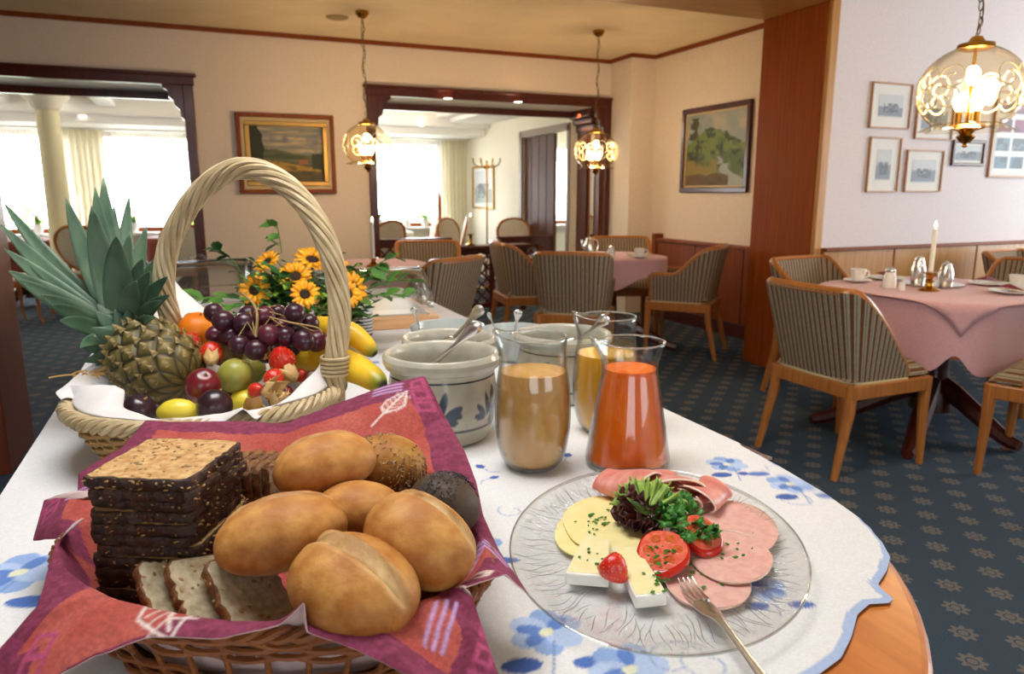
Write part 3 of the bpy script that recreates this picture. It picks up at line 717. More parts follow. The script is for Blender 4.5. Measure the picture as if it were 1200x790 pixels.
def picture(label, loc, rz, w, h, mould, fn, mat_frame, inner=None, mount=None, cat='painting'):
    """mould: list of (width, depth, material) from the outside in"""
    t = thing('framed_picture', label, cat, loc, rz)
    x, z = w / 2, h / 2
    for (mw, dp, mt) in mould:
        b = MB(); b.span(-x, x, -dp, 0, z - mw, z); b.span(-x, x, -dp, 0, -z, -z + mw); b.span(-x, -x + mw, -dp, 0, -z + mw, z - mw); b.span(x - mw, x, -dp, 0, -z + mw, z - mw)
        b.build('frame' if mt is mould[0][2] else 'slip', mt, t, smooth=False, bevel=min(.006, mw * .3)); x -= mw; z -= mw
    if mount:
        MB().span(-x, x, -.006, 0, -z, z).build('mount', MAT['mount'], t, smooth=False); x -= mount; z -= mount
    b, c = canvas(2 * x, 2 * z, fn, 100, 80); o = b.build('canvas' if not mount else 'print', M('pigment', '000000', attr='y', rough=.6), t, col=c); o.location = (0, -.008, 0)
    return t
MAT['mount'] = M('white_mount', 'eceae6', rough=.8); MAT['gilt'] = M('gilt', 'b08a48', rough=.4, metal=.6); MAT['linen'] = M('linen_slip', 'cbb890', rough=.8)
picture('wide gilt-framed oil painting of fields under a cloudy sky', (.779, 6.9, 1.587), 0, .83, .685, [(.035, .05, MAT['redwood']), (.03, .035, MAT['linen']), (.04, .045, MAT['gilt'])], land1, None)
picture('dark-framed painting of a river winding through green hills', (4.36, 5.50, 1.638), R(-90), .95, .77, [(.045, .035, MAT['darkwood']), (.018, .02, MAT['linen'])], land2, None)
MAT['pine'] = wood('pale_frame_wood', 'a87448', 'bb8858')
def etch(seed, tone='8a94a0'):
    def f(u, v):
        n1, n2 = fbm(u, v, seed, 5, 6), fbm(u, v, seed + 1, 4, 14); c = np.tile(hx('c8ccd0', False), (len(u), 1))
        c = mixc(c, ((v < .3 + .4 * n1) & (v > .05)).astype(float), tone); c = mixc(c, ((np.abs(u - .5) < .3) & (np.abs(v - .4) < .22) & (n2 > .42)).astype(float), '6c7078'); return c
    return f
def four(seed):
    def f(u, v):
        c = np.tile(hx('e6e6e4', False), (len(u), 1)); n1 = fbm(u, v, seed, 5, 9)
        for i in range(3):
            for j in range(4):
                m_ = ((np.abs(u - (i + .5) / 3) < .14) & (np.abs(v - (j + .5) / 4) < .085)).astype(float)
                c = mixc(c, m_, ['b08a98', 'a0788c', '8a9ca8', '7c94a4'][(3 - j)]); c = mixc(c, m_ * (n1 > .5) * .6, '6c7078')
        return c
    return f
PW = 3.65
def rp(label, x0, x1, z0, z1, mount, seed, fr=.010, fm='pine', fn=None):
    picture(label, ((x0 + x1) / 2, PW, (z0 + z1) / 2), 0, x1 - x0, z1 - z0, [(fr, .018, MAT[fm])], fn or etch(seed), None, mount=mount, cat='picture')
rp('nearly square print in a thin wooden frame above the narrow upright print', 4.125, 4.50, 1.672, 1.965, .065, 20)
rp('narrow upright print in a thin wooden frame nearest the pillar', 4.15, 4.445, 1.253, 1.617, .07, 22)
rp('print in a thin wooden frame between the narrow print and the dark-edged one', 4.51, 4.875, 1.256, 1.542, .055, 24)
rp('print in a thin wooden frame half hidden behind the pendant lamp', 4.56, 4.93, 1.613, 1.974, .05, 26)
rp('dark-edged picture below the pendant lamp', 4.955, 5.30, 1.44, 1.62, .015, 28, .022, 'darkwood')
rp('large frame holding rows of small photographs', 5.36, 5.98, 1.362, 1.972, .03, 30, .012, 'pine', four(31))
# ================================================================ buffet table
TZ = .76
def table_outline(d=0.):
    P = [(-.33 - d, 3.7), (-.33 - d, 1.05)]
    for i in range(1, 40):
        a = math.pi + math.pi * i / 40; P.append((.312 + (.642 + d) * math.cos(a), 1.05 + (.73 + d) * math.sin(a)))
    return P + [(.954 + d, 1.05), (.954 + d, 3.7)]
bt = thing('buffet_table', 'long cherry wood buffet table with rounded end, under the flowered cloth', 'table')
MB().prism(table_outline(), .722, .758).build('tabletop', MAT['tablewood'], bt, smooth=False, bevel=.012, seg=3)
MB().prism(table_outline(-.06), .66, .723).build('apron', MAT['tablewood'], bt, smooth=False)
for x, y in ((-.2, 1.0), (.82, 1.0), (-.2, 3.55), (.82, 3.55)):
    MB().tube([(x, y, .7), (x, y, .3), (x, y, 0)], [.04, .034, .026], 12).build('leg', MAT['tablewood'], bt)

# ---------------------------------------------------------------- printed tablecloth
def petal(C, X, Y, cx, cy, L_, W_, ang, col, soft=1.0, point=1.3, alpha=1.):
    c, s = math.cos(ang), math.sin(ang); u = ((X - cx) * c + (Y - cy) * s) / L_; v = (-(X - cx) * s + (Y - cy) * c) / W_
    w = np.clip(4 * u * (1 - u), 0, None) ** (.5 * point); m_ = np.clip((w - np.abs(v)) * W_ / .0022 + .5, 0, 1) * ((u > 0) & (u < 1)) * alpha
    sh = np.clip(.8 + .35 * np.abs(v), 0, 1.0)
    C[:] = C * (1 - m_[:, None]) + np.asarray(hx(col, False))[None] * m_[:, None]
def stroke(C, X, Y, P, w, col, alpha=.9):
    d = np.full(len(X), 9.)
    for (ax, ay), (bx, by) in zip(P, P[1:]):
        l2 = (bx - ax) ** 2 + (by - ay) ** 2 + 1e-12; t = np.clip(((X - ax) * (bx - ax) + (Y - ay) * (by - ay)) / l2, 0, 1)
        d = np.minimum(d, np.hypot(X - ax - t * (bx - ax), Y - ay - t * (by - ay)))
    m_ = np.clip((w + .0012 - d) / .0022, 0, 1) * alpha; C[:] = C * (1 - m_[:, None]) + np.asarray(hx(col, False))[None] * m_[:, None]
def flower(C, X, Y, cx, cy, s, rot, leaves=True):
    for k in range(6): petal(C, X, Y, cx, cy, .044 * s, .018 * s, rot + k * 1.047, ['a9c0e6', '8fadde', 'b4c8ea'][k % 3], point=.8)
    for k in (0, 2, 3): petal(C, X, Y, cx + .006 * math.cos(rot + k), cy + .006 * math.sin(rot + k), .030 * s, .009 * s, rot + .4 + k * 1.05, '5c82c8', point=1.0)
    petal(C, X, Y, cx - .009 * s, cy - .004 * s, .018 * s, .007 * s, .3, 'e6e6c8', point=.8)
    if leaves:
        stroke(C, X, Y, [(cx, cy - .02 * s), (cx - .02 * s, cy - .06 * s), (cx - .035 * s, cy - .085 * s)], .0012 * s, '6f8cc0')
        petal(C, X, Y, cx - .028 * s, cy - .05 * s, .045 * s, .013 * s, 2.9, '3f62ae', point=1.2)
        petal(C, X, Y, cx + .0 * s, cy - .062 * s, .05 * s, .011 * s, -.35, '4a70bc', point=1.2)
def curl(C, X, Y, cx, cy, s, rot):
    P = []
    for i in range(30):
        u = i / 29; a = rot + u * 5.0; r_ = .03 * s * (1 - .6 * u); P.append((cx + r_ * math.cos(a), cy + r_ * math.sin(a)))
    stroke(C, X, Y, P, .0011, '93a8d0')
near_edge = [(-.34, .47), (.45, .472), (.557, .489), (.598, .500), (.64, .524), (.681, .553), (.712, .563), (.735, .556), (.750, .560), (.752, .575), (.760, .592), (.80, .612), (.835, .636), (.862, .672), (.897, .742), (.922, .835), (.94, .96), (.951, 1.08)]
def cloth_mesh():
    xs_ = np.unique(np.concatenate([np.linspace(-.333, .957, 370)])); ne = np.interp(xs_, [p[0] for p in near_edge], [p[1] for p in near_edge])
    t1 = np.linspace(0, 1, 330); nfar = 90; rows = []
    ysplit = 1.62
    G = []
    for j in range(330 + nfar):
        if j < 330: yy = ne + (ysplit - ne) * t1[j]
        else: yy = np.full_like(xs_, ysplit + (3.72 - ysplit) * (j - 329) / nfar)
        G.append(np.stack([xs_, yy, np.zeros_like(xs_)], 1))
    A = np.array(G); X, Y = A[:, :, 0].ravel(), A[:, :, 1].ravel()
    Z = TZ + .0012 + .0012 * fbm(X + 3, Y + 3, 40, 4, 6) + .0025 * np.exp(-((Y - .70 - .45 * (.9 - X)) / .012) ** 2) * (X > .72) * smoothstep(.72, .8, X)
    C = np.tile(hx('e4e4e5', False), (len(X), 1))
    # scalloped blue border
    db = np.full(len(X), 9.); pe = [p for p in near_edge if p[0] > .4 and p[0] < .9]
    for (ax, ay), (bx, by) in zip(pe, pe[1:]):
        l2 = (bx - ax) ** 2 + (by - ay) ** 2; t = np.clip(((X - ax) * (bx - ax) + (Y - ay) * (by - ay)) / l2, 0, 1); db = np.minimum(db, np.hypot(X - ax - t * (bx - ax), Y - ay - t * (by - ay)))
    wd = .011 * (1 - .75 * smoothstep(.80, .88, X)); m_ = (db < wd).astype(float) * .8; C = C * (1 - m_[:, None]) + np.asarray(hx('93aedd', False))[None] * m_[:, None]
    for (p, s, r_) in FLOWERS: flower(C, X, Y, p[0], p[1], s, r_)
    for (p, s, r_) in CURLS: curl(C, X, Y, p[0], p[1], s, r_)
    for (p, s, r_) in BUDS:
        petal(C, X, Y, p[0], p[1], .022 * s, .008 * s, r_, '3a5cb0'); stroke(C, X, Y, [(p[0], p[1]), (p[0] - .02 * s * math.cos(r_), p[1] - .02 * s * math.sin(r_)), (p[0] - .035 * s * math.cos(r_ + .4), p[1] - .035 * s * math.sin(r_ + .4))], .0011, '8aa0cc')
    b = MB(); m, n = A.shape[:2]; V = np.stack([X, Y, Z], 1)
    b.v = [tuple(p) for p in V.tolist()]
    idx = np.arange(m * n).reshape(m, n); q = np.stack([idx[:-1, :-1], idx[:-1, 1:], idx[1:, 1:], idx[1:, :-1]], -1).reshape(-1, 4); b.f = [tuple(r_) for r_ in q.tolist()]
    # skirts that hang at the long sides
    cols = [C]; ysk = np.linspace(1.0, 3.72, 90)
    for sx, x0 in ((1, .957), (-1, -.333)):
        G2 = []
        for i in range(6):
            t = i / 5; row = []
            for y in ysk:
                dr = .24 * float(smoothstep(.98, 1.35, y)) + .004
                row.append((x0 + sx * (.006 + .012 * t * math.sin(y * 22)) * (t > 0), y, TZ + .0018 - dr * t))
            G2.append(row)
        b.grid(G2); cols.append(np.tile(hx('ece9e6', False), (6 * 90, 1)))
    return b, np.concatenate(cols)
FLOWERS = [((0.3280, 0.6670, 0.7600), 1.0, .2), ((0.3790, 0.5730, 0.7600), 1.0, .9), ((-0.2510, 1.0580, 0.7600), 1.25, .6), ((0.8590, 1.0030, 0.7600), .85, .3), ((0.8980, 0.8870, 0.7600), .9, 1.1), ((0.6190, 0.6440, 0.7600), .7, 2.),
           ((0.6940, 2.9870, 0.7600), 1.0, .5), ((-0.3930, 1.3220, 0.7600), 1.0, .5), ((0.3290, 0.8910, 0.7600), .8, 2.0), ((0.4150, 2.1450, 0.7600), 1., 1.)]
CURLS = [((0.4310, 0.5670, 0.7600), 1.2, 0), ((0.4600, 0.5470, 0.7600), 1.0, 2.), ((0.8650, 0.8360, 0.7600), 1., 3.), ((0.3970, 1.1350, 0.7600), .9, 1.), ((0.4180, 0.9750, 0.7600), .8, 2.)]
BUDS = [((0.6050, 1.1500, 0.7600), 1.0, .9), ((0.4410, 1.1590, 0.7600), 1.0, 1.8), ((0.4340, 1.1100, 0.7600), .8, .2), ((0.8660, 0.9510, 0.7600), 1., 2.8), ((0.9360, 0.9700, 0.7600), 1., .2), ((0.0130, 0.7420, 0.7600), 1.2, .6), ((0.6110, 0.6470, 0.7600), 1., .2)]
MAT['cloth'] = M('printed_cotton', 'f4f4f4', 'ffffff', rough=.8, attr='mul', scale=300, bump=.2, bscale=500, dist=.0006)
cb, cc = cloth_mesh()
tag(cb.build('flowered_tablecloth', MAT['cloth'], col=cc, angle=0), 'white cotton tablecloth printed with blue flowers on the buffet', 'tablecloth')

# ================================================================ stoneware crocks
MAT['stone'] = M('salt_glazed_stoneware', 'ffffff', 'ecece6', rough=.22, attr='mul', scale=30, coat=.4)
def crock(label, x, y, sc=1., rot=0., h=.176, plain=False):
    t = thing('stoneware_crock', label, 'crock', (x, y, TZ + .003), group='stoneware crocks on the buffet')
    k = sc
    outer = [(.0, 0), (.088, 0), (.094, .004), (.103, .03), (.110, .06), (.111, .08), (.107, .105), (.105, .115), (.107, .122), (.115, .126), (.119, .134), (.119, .142), (.114, .149), (.109, .150)]
    inner = [(.104, .146), (.101, .138), (.099, .12), (.104, .08), (.098, .03), (.08, .012), (0, .011)]
    def sub(P, n=7):
        o = []
        for a, b_ in zip(P, P[1:]): o += [(a[0] + (b_[0] - a[0]) * i / n, a[1] + (b_[1] - a[1]) * i / n) for i in range(n)]
        return o + [P[-1]]
    prof = [(r_ * k, z * h / .15) for r_, z in sub(outer) + inner]
    b = MB().lathe(prof, 300); V = np.array(b.v); ang = np.arctan2(V[:, 1], V[:, 0]); zz = V[:, 2] / h * .15; rad = np.hypot(V[:, 0], V[:, 1])
    C = np.tile(hx('bdb9ab', False), (len(V), 1)); outm = np.zeros(len(V)); outm[:len(sub(outer)) * 300] = 1
    X = ang * .11
    if not plain:
        for zl in (.1125, .030): C = mixc(C, ((np.abs(zz - zl) < .0017) * outm), '2c3a4c')
        for cx in np.arange(-3, 3) * .1152 + rot * .11:
            for (dx, dz, L_, W_, a) in ((0, 0, .042, .006, 1.75), (.004, .002, .05, .008, 1.25), (.01, 0, .048, .009, .55), (.022, .017, .030, .009, -.35), (.008, -.004, .036, .007, .05), (.006, -.008, .026, .005, -.35), (-.006, 0, .036, .006, 2.4), (-.008, -.003, .03, .006, 2.9)):
                xx = (X - cx + .3455) % .691 - .3455; n0 = C.copy(); petal(C, xx, zz, dx, .05 + dz, L_, W_, a, '33455c', point=1.1); C = n0 + (C - n0) * outm[:, None]
    b.build('crock_body', MAT['stone'], t, col=C, angle=60)
    return t
def spoon(label, p0, p1, w=.0105, bowl=True):
    """p0 = end inside the vessel, p1 = top of the handle"""
    t = thing('spoon', label, 'spoon', p0, group='silver serving spoons')
    d = Vector(p1) - Vector(p0); L_ = d.length; n = 20
    prof = [(0, .5), (.15, .42), (.45, .40), (.6, .48), (.72, .85), (.84, 1.25), (.93, 1.30), (.975, 1.0), (1, .35)]
    P = [(0, 0, L_ * i / n) for i in range(n + 1)]; rr = [w * float(np.interp(i / n, [q[0] for q in prof], [q[1] for q in prof])) for i in range(n + 1)]
    zd = d.normalized(); yd = Vector((.39, .92, 0)); yd = (yd - zd * yd.dot(zd)).normalized(); q = Matrix((yd.cross(zd), yd, zd)).transposed()
    MB().tube(P, rr, 10, flat=.3).xf(q).build('handle', MAT['silver'], t)
    if bowl: MB().ell((0, 0, -.018), (.016, .005, .026), 14, 8).xf(q).build('bowl', MAT['silver'], t)
    return t
crock('grey stoneware crock with blue leaf brushwork standing behind the wine red napkin', .432, 1.366, rot=-.95)
crock('grey stoneware crock between the napkin crock and the pale bowl', .53, 1.61, sc=.96, rot=.2, h=.155)
crock('grey stoneware crock standing behind the two fruit juice carafes', .79, 1.53, rot=.6, h=.16)
def bowl(label, x, y, r, h):
    t = thing('preserve_bowl', label, 'bowl', (x, y, TZ + .003))
    MB().lathe([(0, 0), (r * .6, 0), (r * .75, h * .15), (r * .95, h * .6), (r, h * .92), (r * .985, h), (r * .95, h * .97), (r * .9, h * .6), (r * .7, h * .2), (0, h * .12)], 48).build('body', M('pale_blue_glaze', 'b4bcbc', rough=.2, coat=.3), t)
    MB().lathe([(0, h * .55), (r * .86, h * .55), (r * .86, h * .54), (0, h * .5)], 32).build('preserve', M('cream_dip', 'd8d0c0', rough=.6), t)
bowl('pale blue-grey bowl beside the wooden base of the acrylic cover', .69, 2.12, .115, .085)
bowl('pale blue-grey bowl behind the napkin crock and the cloudy juice carafe', .845, 1.95, .10, .092)
spoon('silver spoon leaning in the crock behind the napkin', (0.3900, 1.3140, 0.9190), (0.4720, 1.2550, 1.0100))
spoon('silver spoon leaning in the crock in the second row', (0.5310, 1.5960, 0.9110), (0.5840, 1.5360, 0.9950))
spoon('silver spoon leaning in the crock behind the juice carafes', (0.7830, 1.4550, 0.9110), (0.8480, 1.4180, 0.9720))
spoon('silver spoon standing in the bowl behind the cloudy juice carafe', (0.8170, 1.8930, 0.8480), (0.8280, 1.8810, 0.9210))
spoon('thin silver spoon standing in the bowl by the acrylic cover', (0.6220, 2.1930, 0.8260), (0.6020, 2.1950, 0.8980), w=.008)
spoon('thin silver spoon handle behind the two leaning spoons', (0.7940, 1.9680, 0.8410), (0.7680, 1.9700, 0.9040), w=.005)

# ================================================================ juice carafes
MAT['glass'] = glass('clear_glass', (.97, .985, .98), ior=1.5, mul=1.0)
MAT['rimglass'] = glass('rim_glass', (.93, .94, .93), rough=.05, ior=1.9, mul=2.2, body=.12)
def juice(name, c, c2):
    m = M(name, c, c2, rough=.25, scale=40, stretch=(1, 1, .3), sss=.25, lo=.3, hi=.7, ssr=(.02, .012, .006), bump=.04, bscale=200); return m
def carafe(label, x, y, prof, fill, mat, lip_dir, kind, drop=0.):
    t = thing('juice_carafe', label, 'carafe', (x, y, TZ + .003))
    zs = [q[1] for q in prof]; rs = [q[0] for q in prof]; top = zs[-1]
    th = .0028; P = []
    zz = list(np.linspace(0, top, 40)); out = [(float(np.interp(z, zs, rs)), z) for z in zz]
    # smooth
    for _ in range(2): out = [out[0]] + [((out[i - 1][0] + 2 * out[i][0] + out[i + 1][0]) / 4, out[i][1]) for i in range(1, len(out) - 1)] + [out[-1]]
    full = [(0, 0)] + out + [(out[-1][0] - th * .5, top + .001)] + [(r_ - th, z) for r_, z in reversed(out) if z > .008] + [(0, .008)]
    b = MB().lathe(full, 72)
    V = []
    for (vx, vy, vz) in b.v:
        a = math.atan2(vy, vx) - lip_dir; a = (a + math.pi) % (2 * math.pi) - math.pi; hz = smoothstep(top - .05, top, vz) ** 1.5
        lip = math.exp(-(a / .38) ** 2) * float(hz); r_ = math.hypot(vx, vy) or 1e-9
        side = math.exp(-((abs(a) - .75) / .3) ** 2) * float(hz)
        k = 1 + lip * .22 - side * .05; V.append((vx * k, vy * k, vz + lip * .010 + .0 - drop * float(hz) * (1 - math.cos(a)) * .5))
    b.v = V; b.build('glass_body', MAT['glass'], t, angle=0)
    i0 = (1 + len(out)) * 72; MB().tube(V[i0:i0 + 72], .0017, 6, closed=True).build('rim', MAT['rimglass'], t)
    MB().tube([(out[0][0] * .98 * math.cos(a), out[0][0] * .98 * math.sin(a), .003) for a in np.linspace(0, 2 * math.pi, 60, endpoint=False)], .0028, 6, closed=True).build('foot_ring', MAT['rimglass'], t)
    zin = [z for r_, z in out if .010 < z < fill] + [fill]
    lp = [(0, .0102)] + [(float(np.interp(z, [q[1] for q in out], [q[0] for q in out])) - th - .0004, z) for z in zin] + [(0, fill + .0005)]
    MB().lathe(lp, 64).build('juice', mat, t, angle=50)
    return t
p_tumbler = [(.040, 0), (.052, .008), (.061, .03), (.0675, .07), (.0685, .10), (.066, .15), (.0625, .172), (.061, .178), (.060, .19), (.0595, .24)]
p_flask = [(.074, 0), (.078, .006), (.076, .02), (.066, .08), (.056, .14), (.0495, .178), (.049, .184), (.052, .20), (.060, .222), (.062, .227)]
carafe('glass carafe of cloudy beige fruit juice', .527, 1.135, p_tumbler, .178, juice('cloudy_apple_juice', 'c8924e', 'd6a664'), R(150), 't')
carafe('conical glass carafe of bright orange juice behind the glass platter', .692, 1.078, p_flask, .180, juice('carrot_juice', 'ee6608', 'f67c14'), R(165), 'f')
carafe('glass carafe of yellow juice behind the orange one', .752, 1.262, p_tumbler, .165, juice('yellow_juice', 'eaa418', 'f2b428'), R(160), 't')

# ================================================================ glass platter with cold cuts
PC = Vector((.547, .775, 0)); E1 = Vector((.573, .82, 0)).normalized(); E2 = Vector((.82, -.573, 0)).normalized()
def pl(a, b, z=0.): return PC + E2 * a + E1 * b + Vector((0, 0, z))
PB = TZ + .0035
def platter():
    na, nr = 300, 46; A = np.linspace(0, 2 * np.pi, na, endpoint=False); rr = np.linspace(0.0, 1, nr)
    t = thing('glass_platter', 'oval rippled clear glass platter carrying cold cuts and cheese', 'platter')
    AA, RR = np.meshgrid(A, rr); n1 = fbm(AA * 6 + 2 + .8 * fbm(AA * 3, RR * 4, 9, 3, 3), RR * 2.2 + 1, 50, 4, 3); n1 = np.where(AA > 2 * np.pi - .3, n1 * (2 * np.pi - AA) / .3 + (1 - (2 * np.pi - AA) / .3) * n1[:, :1], n1)
    ridge = 1 - np.abs(2 * ((n1 * 9) % 1) - 1); ridge = np.clip((ridge - .72) / .28, 0, 1) * smoothstep(.45, .7, RR) * (1 - smoothstep(.965, .99, RR))
    prof = np.interp(RR, [0, .5, .62, .85, .97, 1.0], [.0, .0, .001, .008, .0145, .0165])
    V = []
    for face_, dz in ((0, 0.), (1, .004)):
        zt = PB + prof + dz * (1 - (RR > .999) * .4) + (ridge * .0035 if face_ else 0)
        for i in range(nr):
            for k in range(na):
                p = pl(.197 * rr[i] * math.cos(A[k]), .262 * rr[i] * math.sin(A[k])); V.append((p.x, p.y, zt[i, k]))
    b = MB(); b.v = V
    F = []
    for face_ in (0, 1):
        o = face_ * nr * na
        for i in range(nr - 1):
            for k in range(na):
                q = (o + i * na + k, o + i * na + (k + 1) % na, o + (i + 1) * na + (k + 1) % na, o + (i + 1) * na + k); F.append(q if face_ else q[::-1])
    e = (nr - 1) * na
    for k in range(na): F.append((e + k, e + (k + 1) % na, nr * na + e + (k + 1) % na, nr * na + e + k))
    b.f = F; b.build('platter_body', glass('rippled_glass', (.995, .998, .995), rough=.06, ior=1.5, mul=.8, body=.015, edge=.9), t, angle=0)
    rn = random.Random(8); rb = MB()
    for k in range(150):
        a = 2 * math.pi * (k + rn.uniform(-.3, .3)) / 150; r0, r1 = rn.uniform(.60, .8), rn.uniform(.86, .985); P = []; ph = rn.uniform(0, 6)
        for i in range(10):
            q = r0 + (r1 - r0) * i / 9; aa = a + .03 * math.sin(5 * q * 3 + ph) + .05 * (q - .7); p = pl(.197 * q * math.cos(aa), .262 * q * math.sin(aa)); P.append((p.x, p.y, PB + .0043 + float(np.interp(q, [0, .5, .62, .85, .97, 1.0], [.0, .0, .001, .008, .0145, .0165]))))
        rb.tube(P, [.0002 + .0005 * math.sin(math.pi * (i + .5) / 10) for i in range(10)], 5)
    o = rb.build('relief_ridges', glass('ridge_glass', (.90, .91, .91), rough=.08, ior=1.6, mul=1.3, body=.05), t); o['kind'] = 'stuff'
    MB().tube([pl(.197 * math.cos(a), .262 * math.sin(a), PB + .0185) for a in np.linspace(0, 2 * math.pi, 140, endpoint=False)], .0014, 6, closed=True).build('rim_bead', glass('rim_glass', (.82, .84, .82), ior=1.6, mul=1.4), t)
    return t
platter()
# ---------------------------------------------------------------- food on the platter
def blob(C, col, n, sc, thr, seed):  # tint by noise
    return mixc(C, (fbm(n[:, 0], n[:, 1], seed, 4, sc) > thr).astype(float), col)
def put(b, name, mat, label, cat, col=None, group=None, angle=40, parent=None, **k):
    o = b.build(name, mat, parent, col=col, angle=angle, **k)
    if not parent: tag(o, label, cat, group)
    return o
def slab(P, z0, z1, skew=0.):
    n = len(P); V = [(x, y, z0) for x, y in P] + [(x, y, z1) for x, y in P]; return MB().add(V, [tuple(range(n - 1, -1, -1)), tuple(range(n, 2 * n))] + [(i, (i + 1) % n, n + (i + 1) % n, n + i) for i in range(n)])
def disc(a, b, ra, rb, z, th, wav=.0, tilt=(0, 0), seed=0, rot=0., n=64):
    """a thin round slice lying on the platter; a, b in platter axes"""
    rr = [0, .35, .7, .93, 1.0, 1.0, .93, .7, .35, 0]; zz = [th, th, th, th, th * .8, th * .2, 0, 0, 0, 0]; V = []
    rn = random.Random(seed); ph = rn.uniform(0, 6)
    for r_, z_ in zip(rr, zz):
        for k in range(n):
            t = 2 * math.pi * k / n; w = 1 + .025 * math.sin(3 * t + ph) + .015 * math.sin(5 * t + 2 * ph)
            u, v = ra * r_ * w * math.cos(t), rb * r_ * w * math.sin(t); c, s = math.cos(rot), math.sin(rot); u, v = u * c - v * s, u * s + v * c
            p = pl(a + u, b + v); V.append((p.x, p.y, z + z_ + wav * r_ * r_ * math.sin(2 * t + ph) + tilt[0] * u + tilt[1] * v))
    F = [(i * n + k, i * n + (k + 1) % n, (i + 1) * n + (k + 1) % n, (i + 1) * n + k) for i in range(len(rr) - 1) for k in range(n)]
    return MB().add(V, [q[::-1] for q in F])
FZ = PB + .0045
MAT['gouda'] = M('gouda', 'f0e3a4', 'ecdc98', rough=.45, scale=40, sss=.3, ssr=(.006, .005, .002))
put(disc(-.093, .022, .050, .074, FZ + .001, .003, .001, seed=1), 'cheese_slice', MAT['gouda'], 'pale yellow round cheese slice underneath, next to the brie', 'cheese')
put(disc(-.082, .056, .052, .088, FZ + .0052, .003, .0008, seed=2), 'cheese_slice', MAT['gouda'], 'pale yellow round cheese slice on top, beside the ham rolls', 'cheese')
put(disc(-.028, .0, .045, .07, FZ + .0088, .003, .0, (0, .0), seed=3), 'cheese_slice', MAT['gouda'], 'pale yellow cheese slice tucked under the tomato and lettuce', 'cheese')
MAT['sausage'] = M('ham_sausage', 'e6b6aa', 'dda49a', rough=.4, scale=90, sss=.35, lo=.4, hi=.62)
MAT['casing'] = M('sausage_casing', 'd9b9a6', rough=.35)
MAT['rind'] = M('brie_rind', 'efede6', rough=.7, bump=.4, bscale=200); MAT['brie'] = M('brie_paste', 'f0e6b8', 'ece0a8', rough=.35, scale=60, sss=.3)
for i, (a, b, ra, rb, z, lab) in enumerate([(.116, .078, .055, .086, .0055, 'round pink sausage slice on the outer side, below the ham'), (.07, .085, .05, .07, .0045, 'pink sausage slice tucked under the parsley'),
        (.066, -.078, .052, .066, .001, 'pink sausage slice under the fork tines'), (.098, -.018, .052, .072, .008, 'speckled pink sausage slice on top beside the tomato')]):
    t = thing('sausage_slice', lab, 'sausage slice'); disc(a, b, ra, rb, FZ + z, .0028, .0012, (.055 if a > .09 else .02, 0), seed=10 + i).build('slice', MAT['sausage'], t)
    ring = [pl(a + ra * 1.0 * math.cos(q), b + rb * 1.0 * math.sin(q), FZ + z + .0014 + (.055 if a > .09 else .02) * ra * math.cos(q)) for q in np.linspace(0, 2 * math.pi, 60, endpoint=False)]
    MB().tube(ring, .0013, 5, closed=True).build('casing', MAT['casing'], t)
def brie(P, lab):
    t = thing('brie_wedge', lab, 'cheese'); Q = [(pl(a, b).x, pl(a, b).y) for a, b in P]
    slab(Q, FZ + .004, FZ + .020).build('rind', MAT['rind'], t, smooth=False, bevel=.002)
    c = (sum(q[0] for q in Q) / len(Q), sum(q[1] for q in Q) / len(Q)); Q2 = [(c[0] + (x - c[0]) * .93, c[1] + (y - c[1]) * .95) for x, y in Q]
    slab(Q2, FZ + .006, FZ + .0207).build('paste', MAT['brie'], t, smooth=False)
brie([(-.095, -.012), (-.060, -.030), (-.054, -.125), (-.108, -.128)], 'blunt brie wedge with white rind, nearer the round cheese slices')
brie([(-.056, -.045), (-.022, -.040), (.016, -.150), (-.020, -.165)], 'long brie wedge with white rind, beside the tomato')
def strawberry(name_lab, c, r, ax, cal=True, cat='strawberry', group=None):
    t = thing('strawberry', name_lab, cat, c, group=group); q = Vector(ax).to_track_quat('Z', 'X').to_matrix()   # +Z points to the tip
    prof = [(0, -.8), (.5, -.78), (.82, -.6), (.97, -.25), (.95, .1), (.8, .5), (.52, .9), (.25, 1.15), (0, 1.25)]
    zz = np.linspace(-.8, 1.25, 22); pr = [(float(np.interp(z, [p[1] for p in prof], [p[0] for p in prof])) * r, z * r) for z in zz]
    MB().lathe(pr, 28).xf(q).build('flesh', MAT['strawb'], t, angle=0)
    b = MB()
    for i in range(9):
        z = -.55 + i * .19
        R_ = float(np.interp(z, [p[1] for p in prof], [p[0] for p in prof]))
        n = max(4, int(13 * R_))
        for k in range(n):
            a = 2 * math.pi * (k + .5 * (i % 2)) / n
            b.ell((R_ * r * 1.0 * math.cos(a), R_ * r * 1.0 * math.sin(a), z * r), (r * .035, r * .035, r * .05), 5, 4)
    o = b.xf(q).build('seeds', MAT['seedgold'], t); o['kind'] = 'stuff'
    if cal:
        for k in range(7):
            a = 2 * math.pi * k / 7; P = [Vector((0, 0, -.82 * r)), Vector((.45 * r * math.cos(a), .45 * r * math.sin(a), -.95 * r)), Vector((.95 * r * math.cos(a), .95 * r * math.sin(a), -.7 * r))]
            s = Vector((-math.sin(a), math.cos(a), 0)) * r * .16
            MB().add([P[0], P[1] + s, P[2], P[1] - s], [(0, 1, 2, 3)]).xf(q).build('sepal', MAT['leafgreen'], t, solid=.0006)
    return t
MAT['strawb'] = M('strawberry_red', 'c81812', 'd82a18', rough=.28, scale=12, bump=.5, bscale=260, dist=.0015, coat=.3)
MAT['seedgold'] = M('strawberry_seed', 'd8a040', rough=.5)
MAT['leafgreen'] = M('leaf_green', '4f7a2c', '638c38', rough=.5, scale=30)
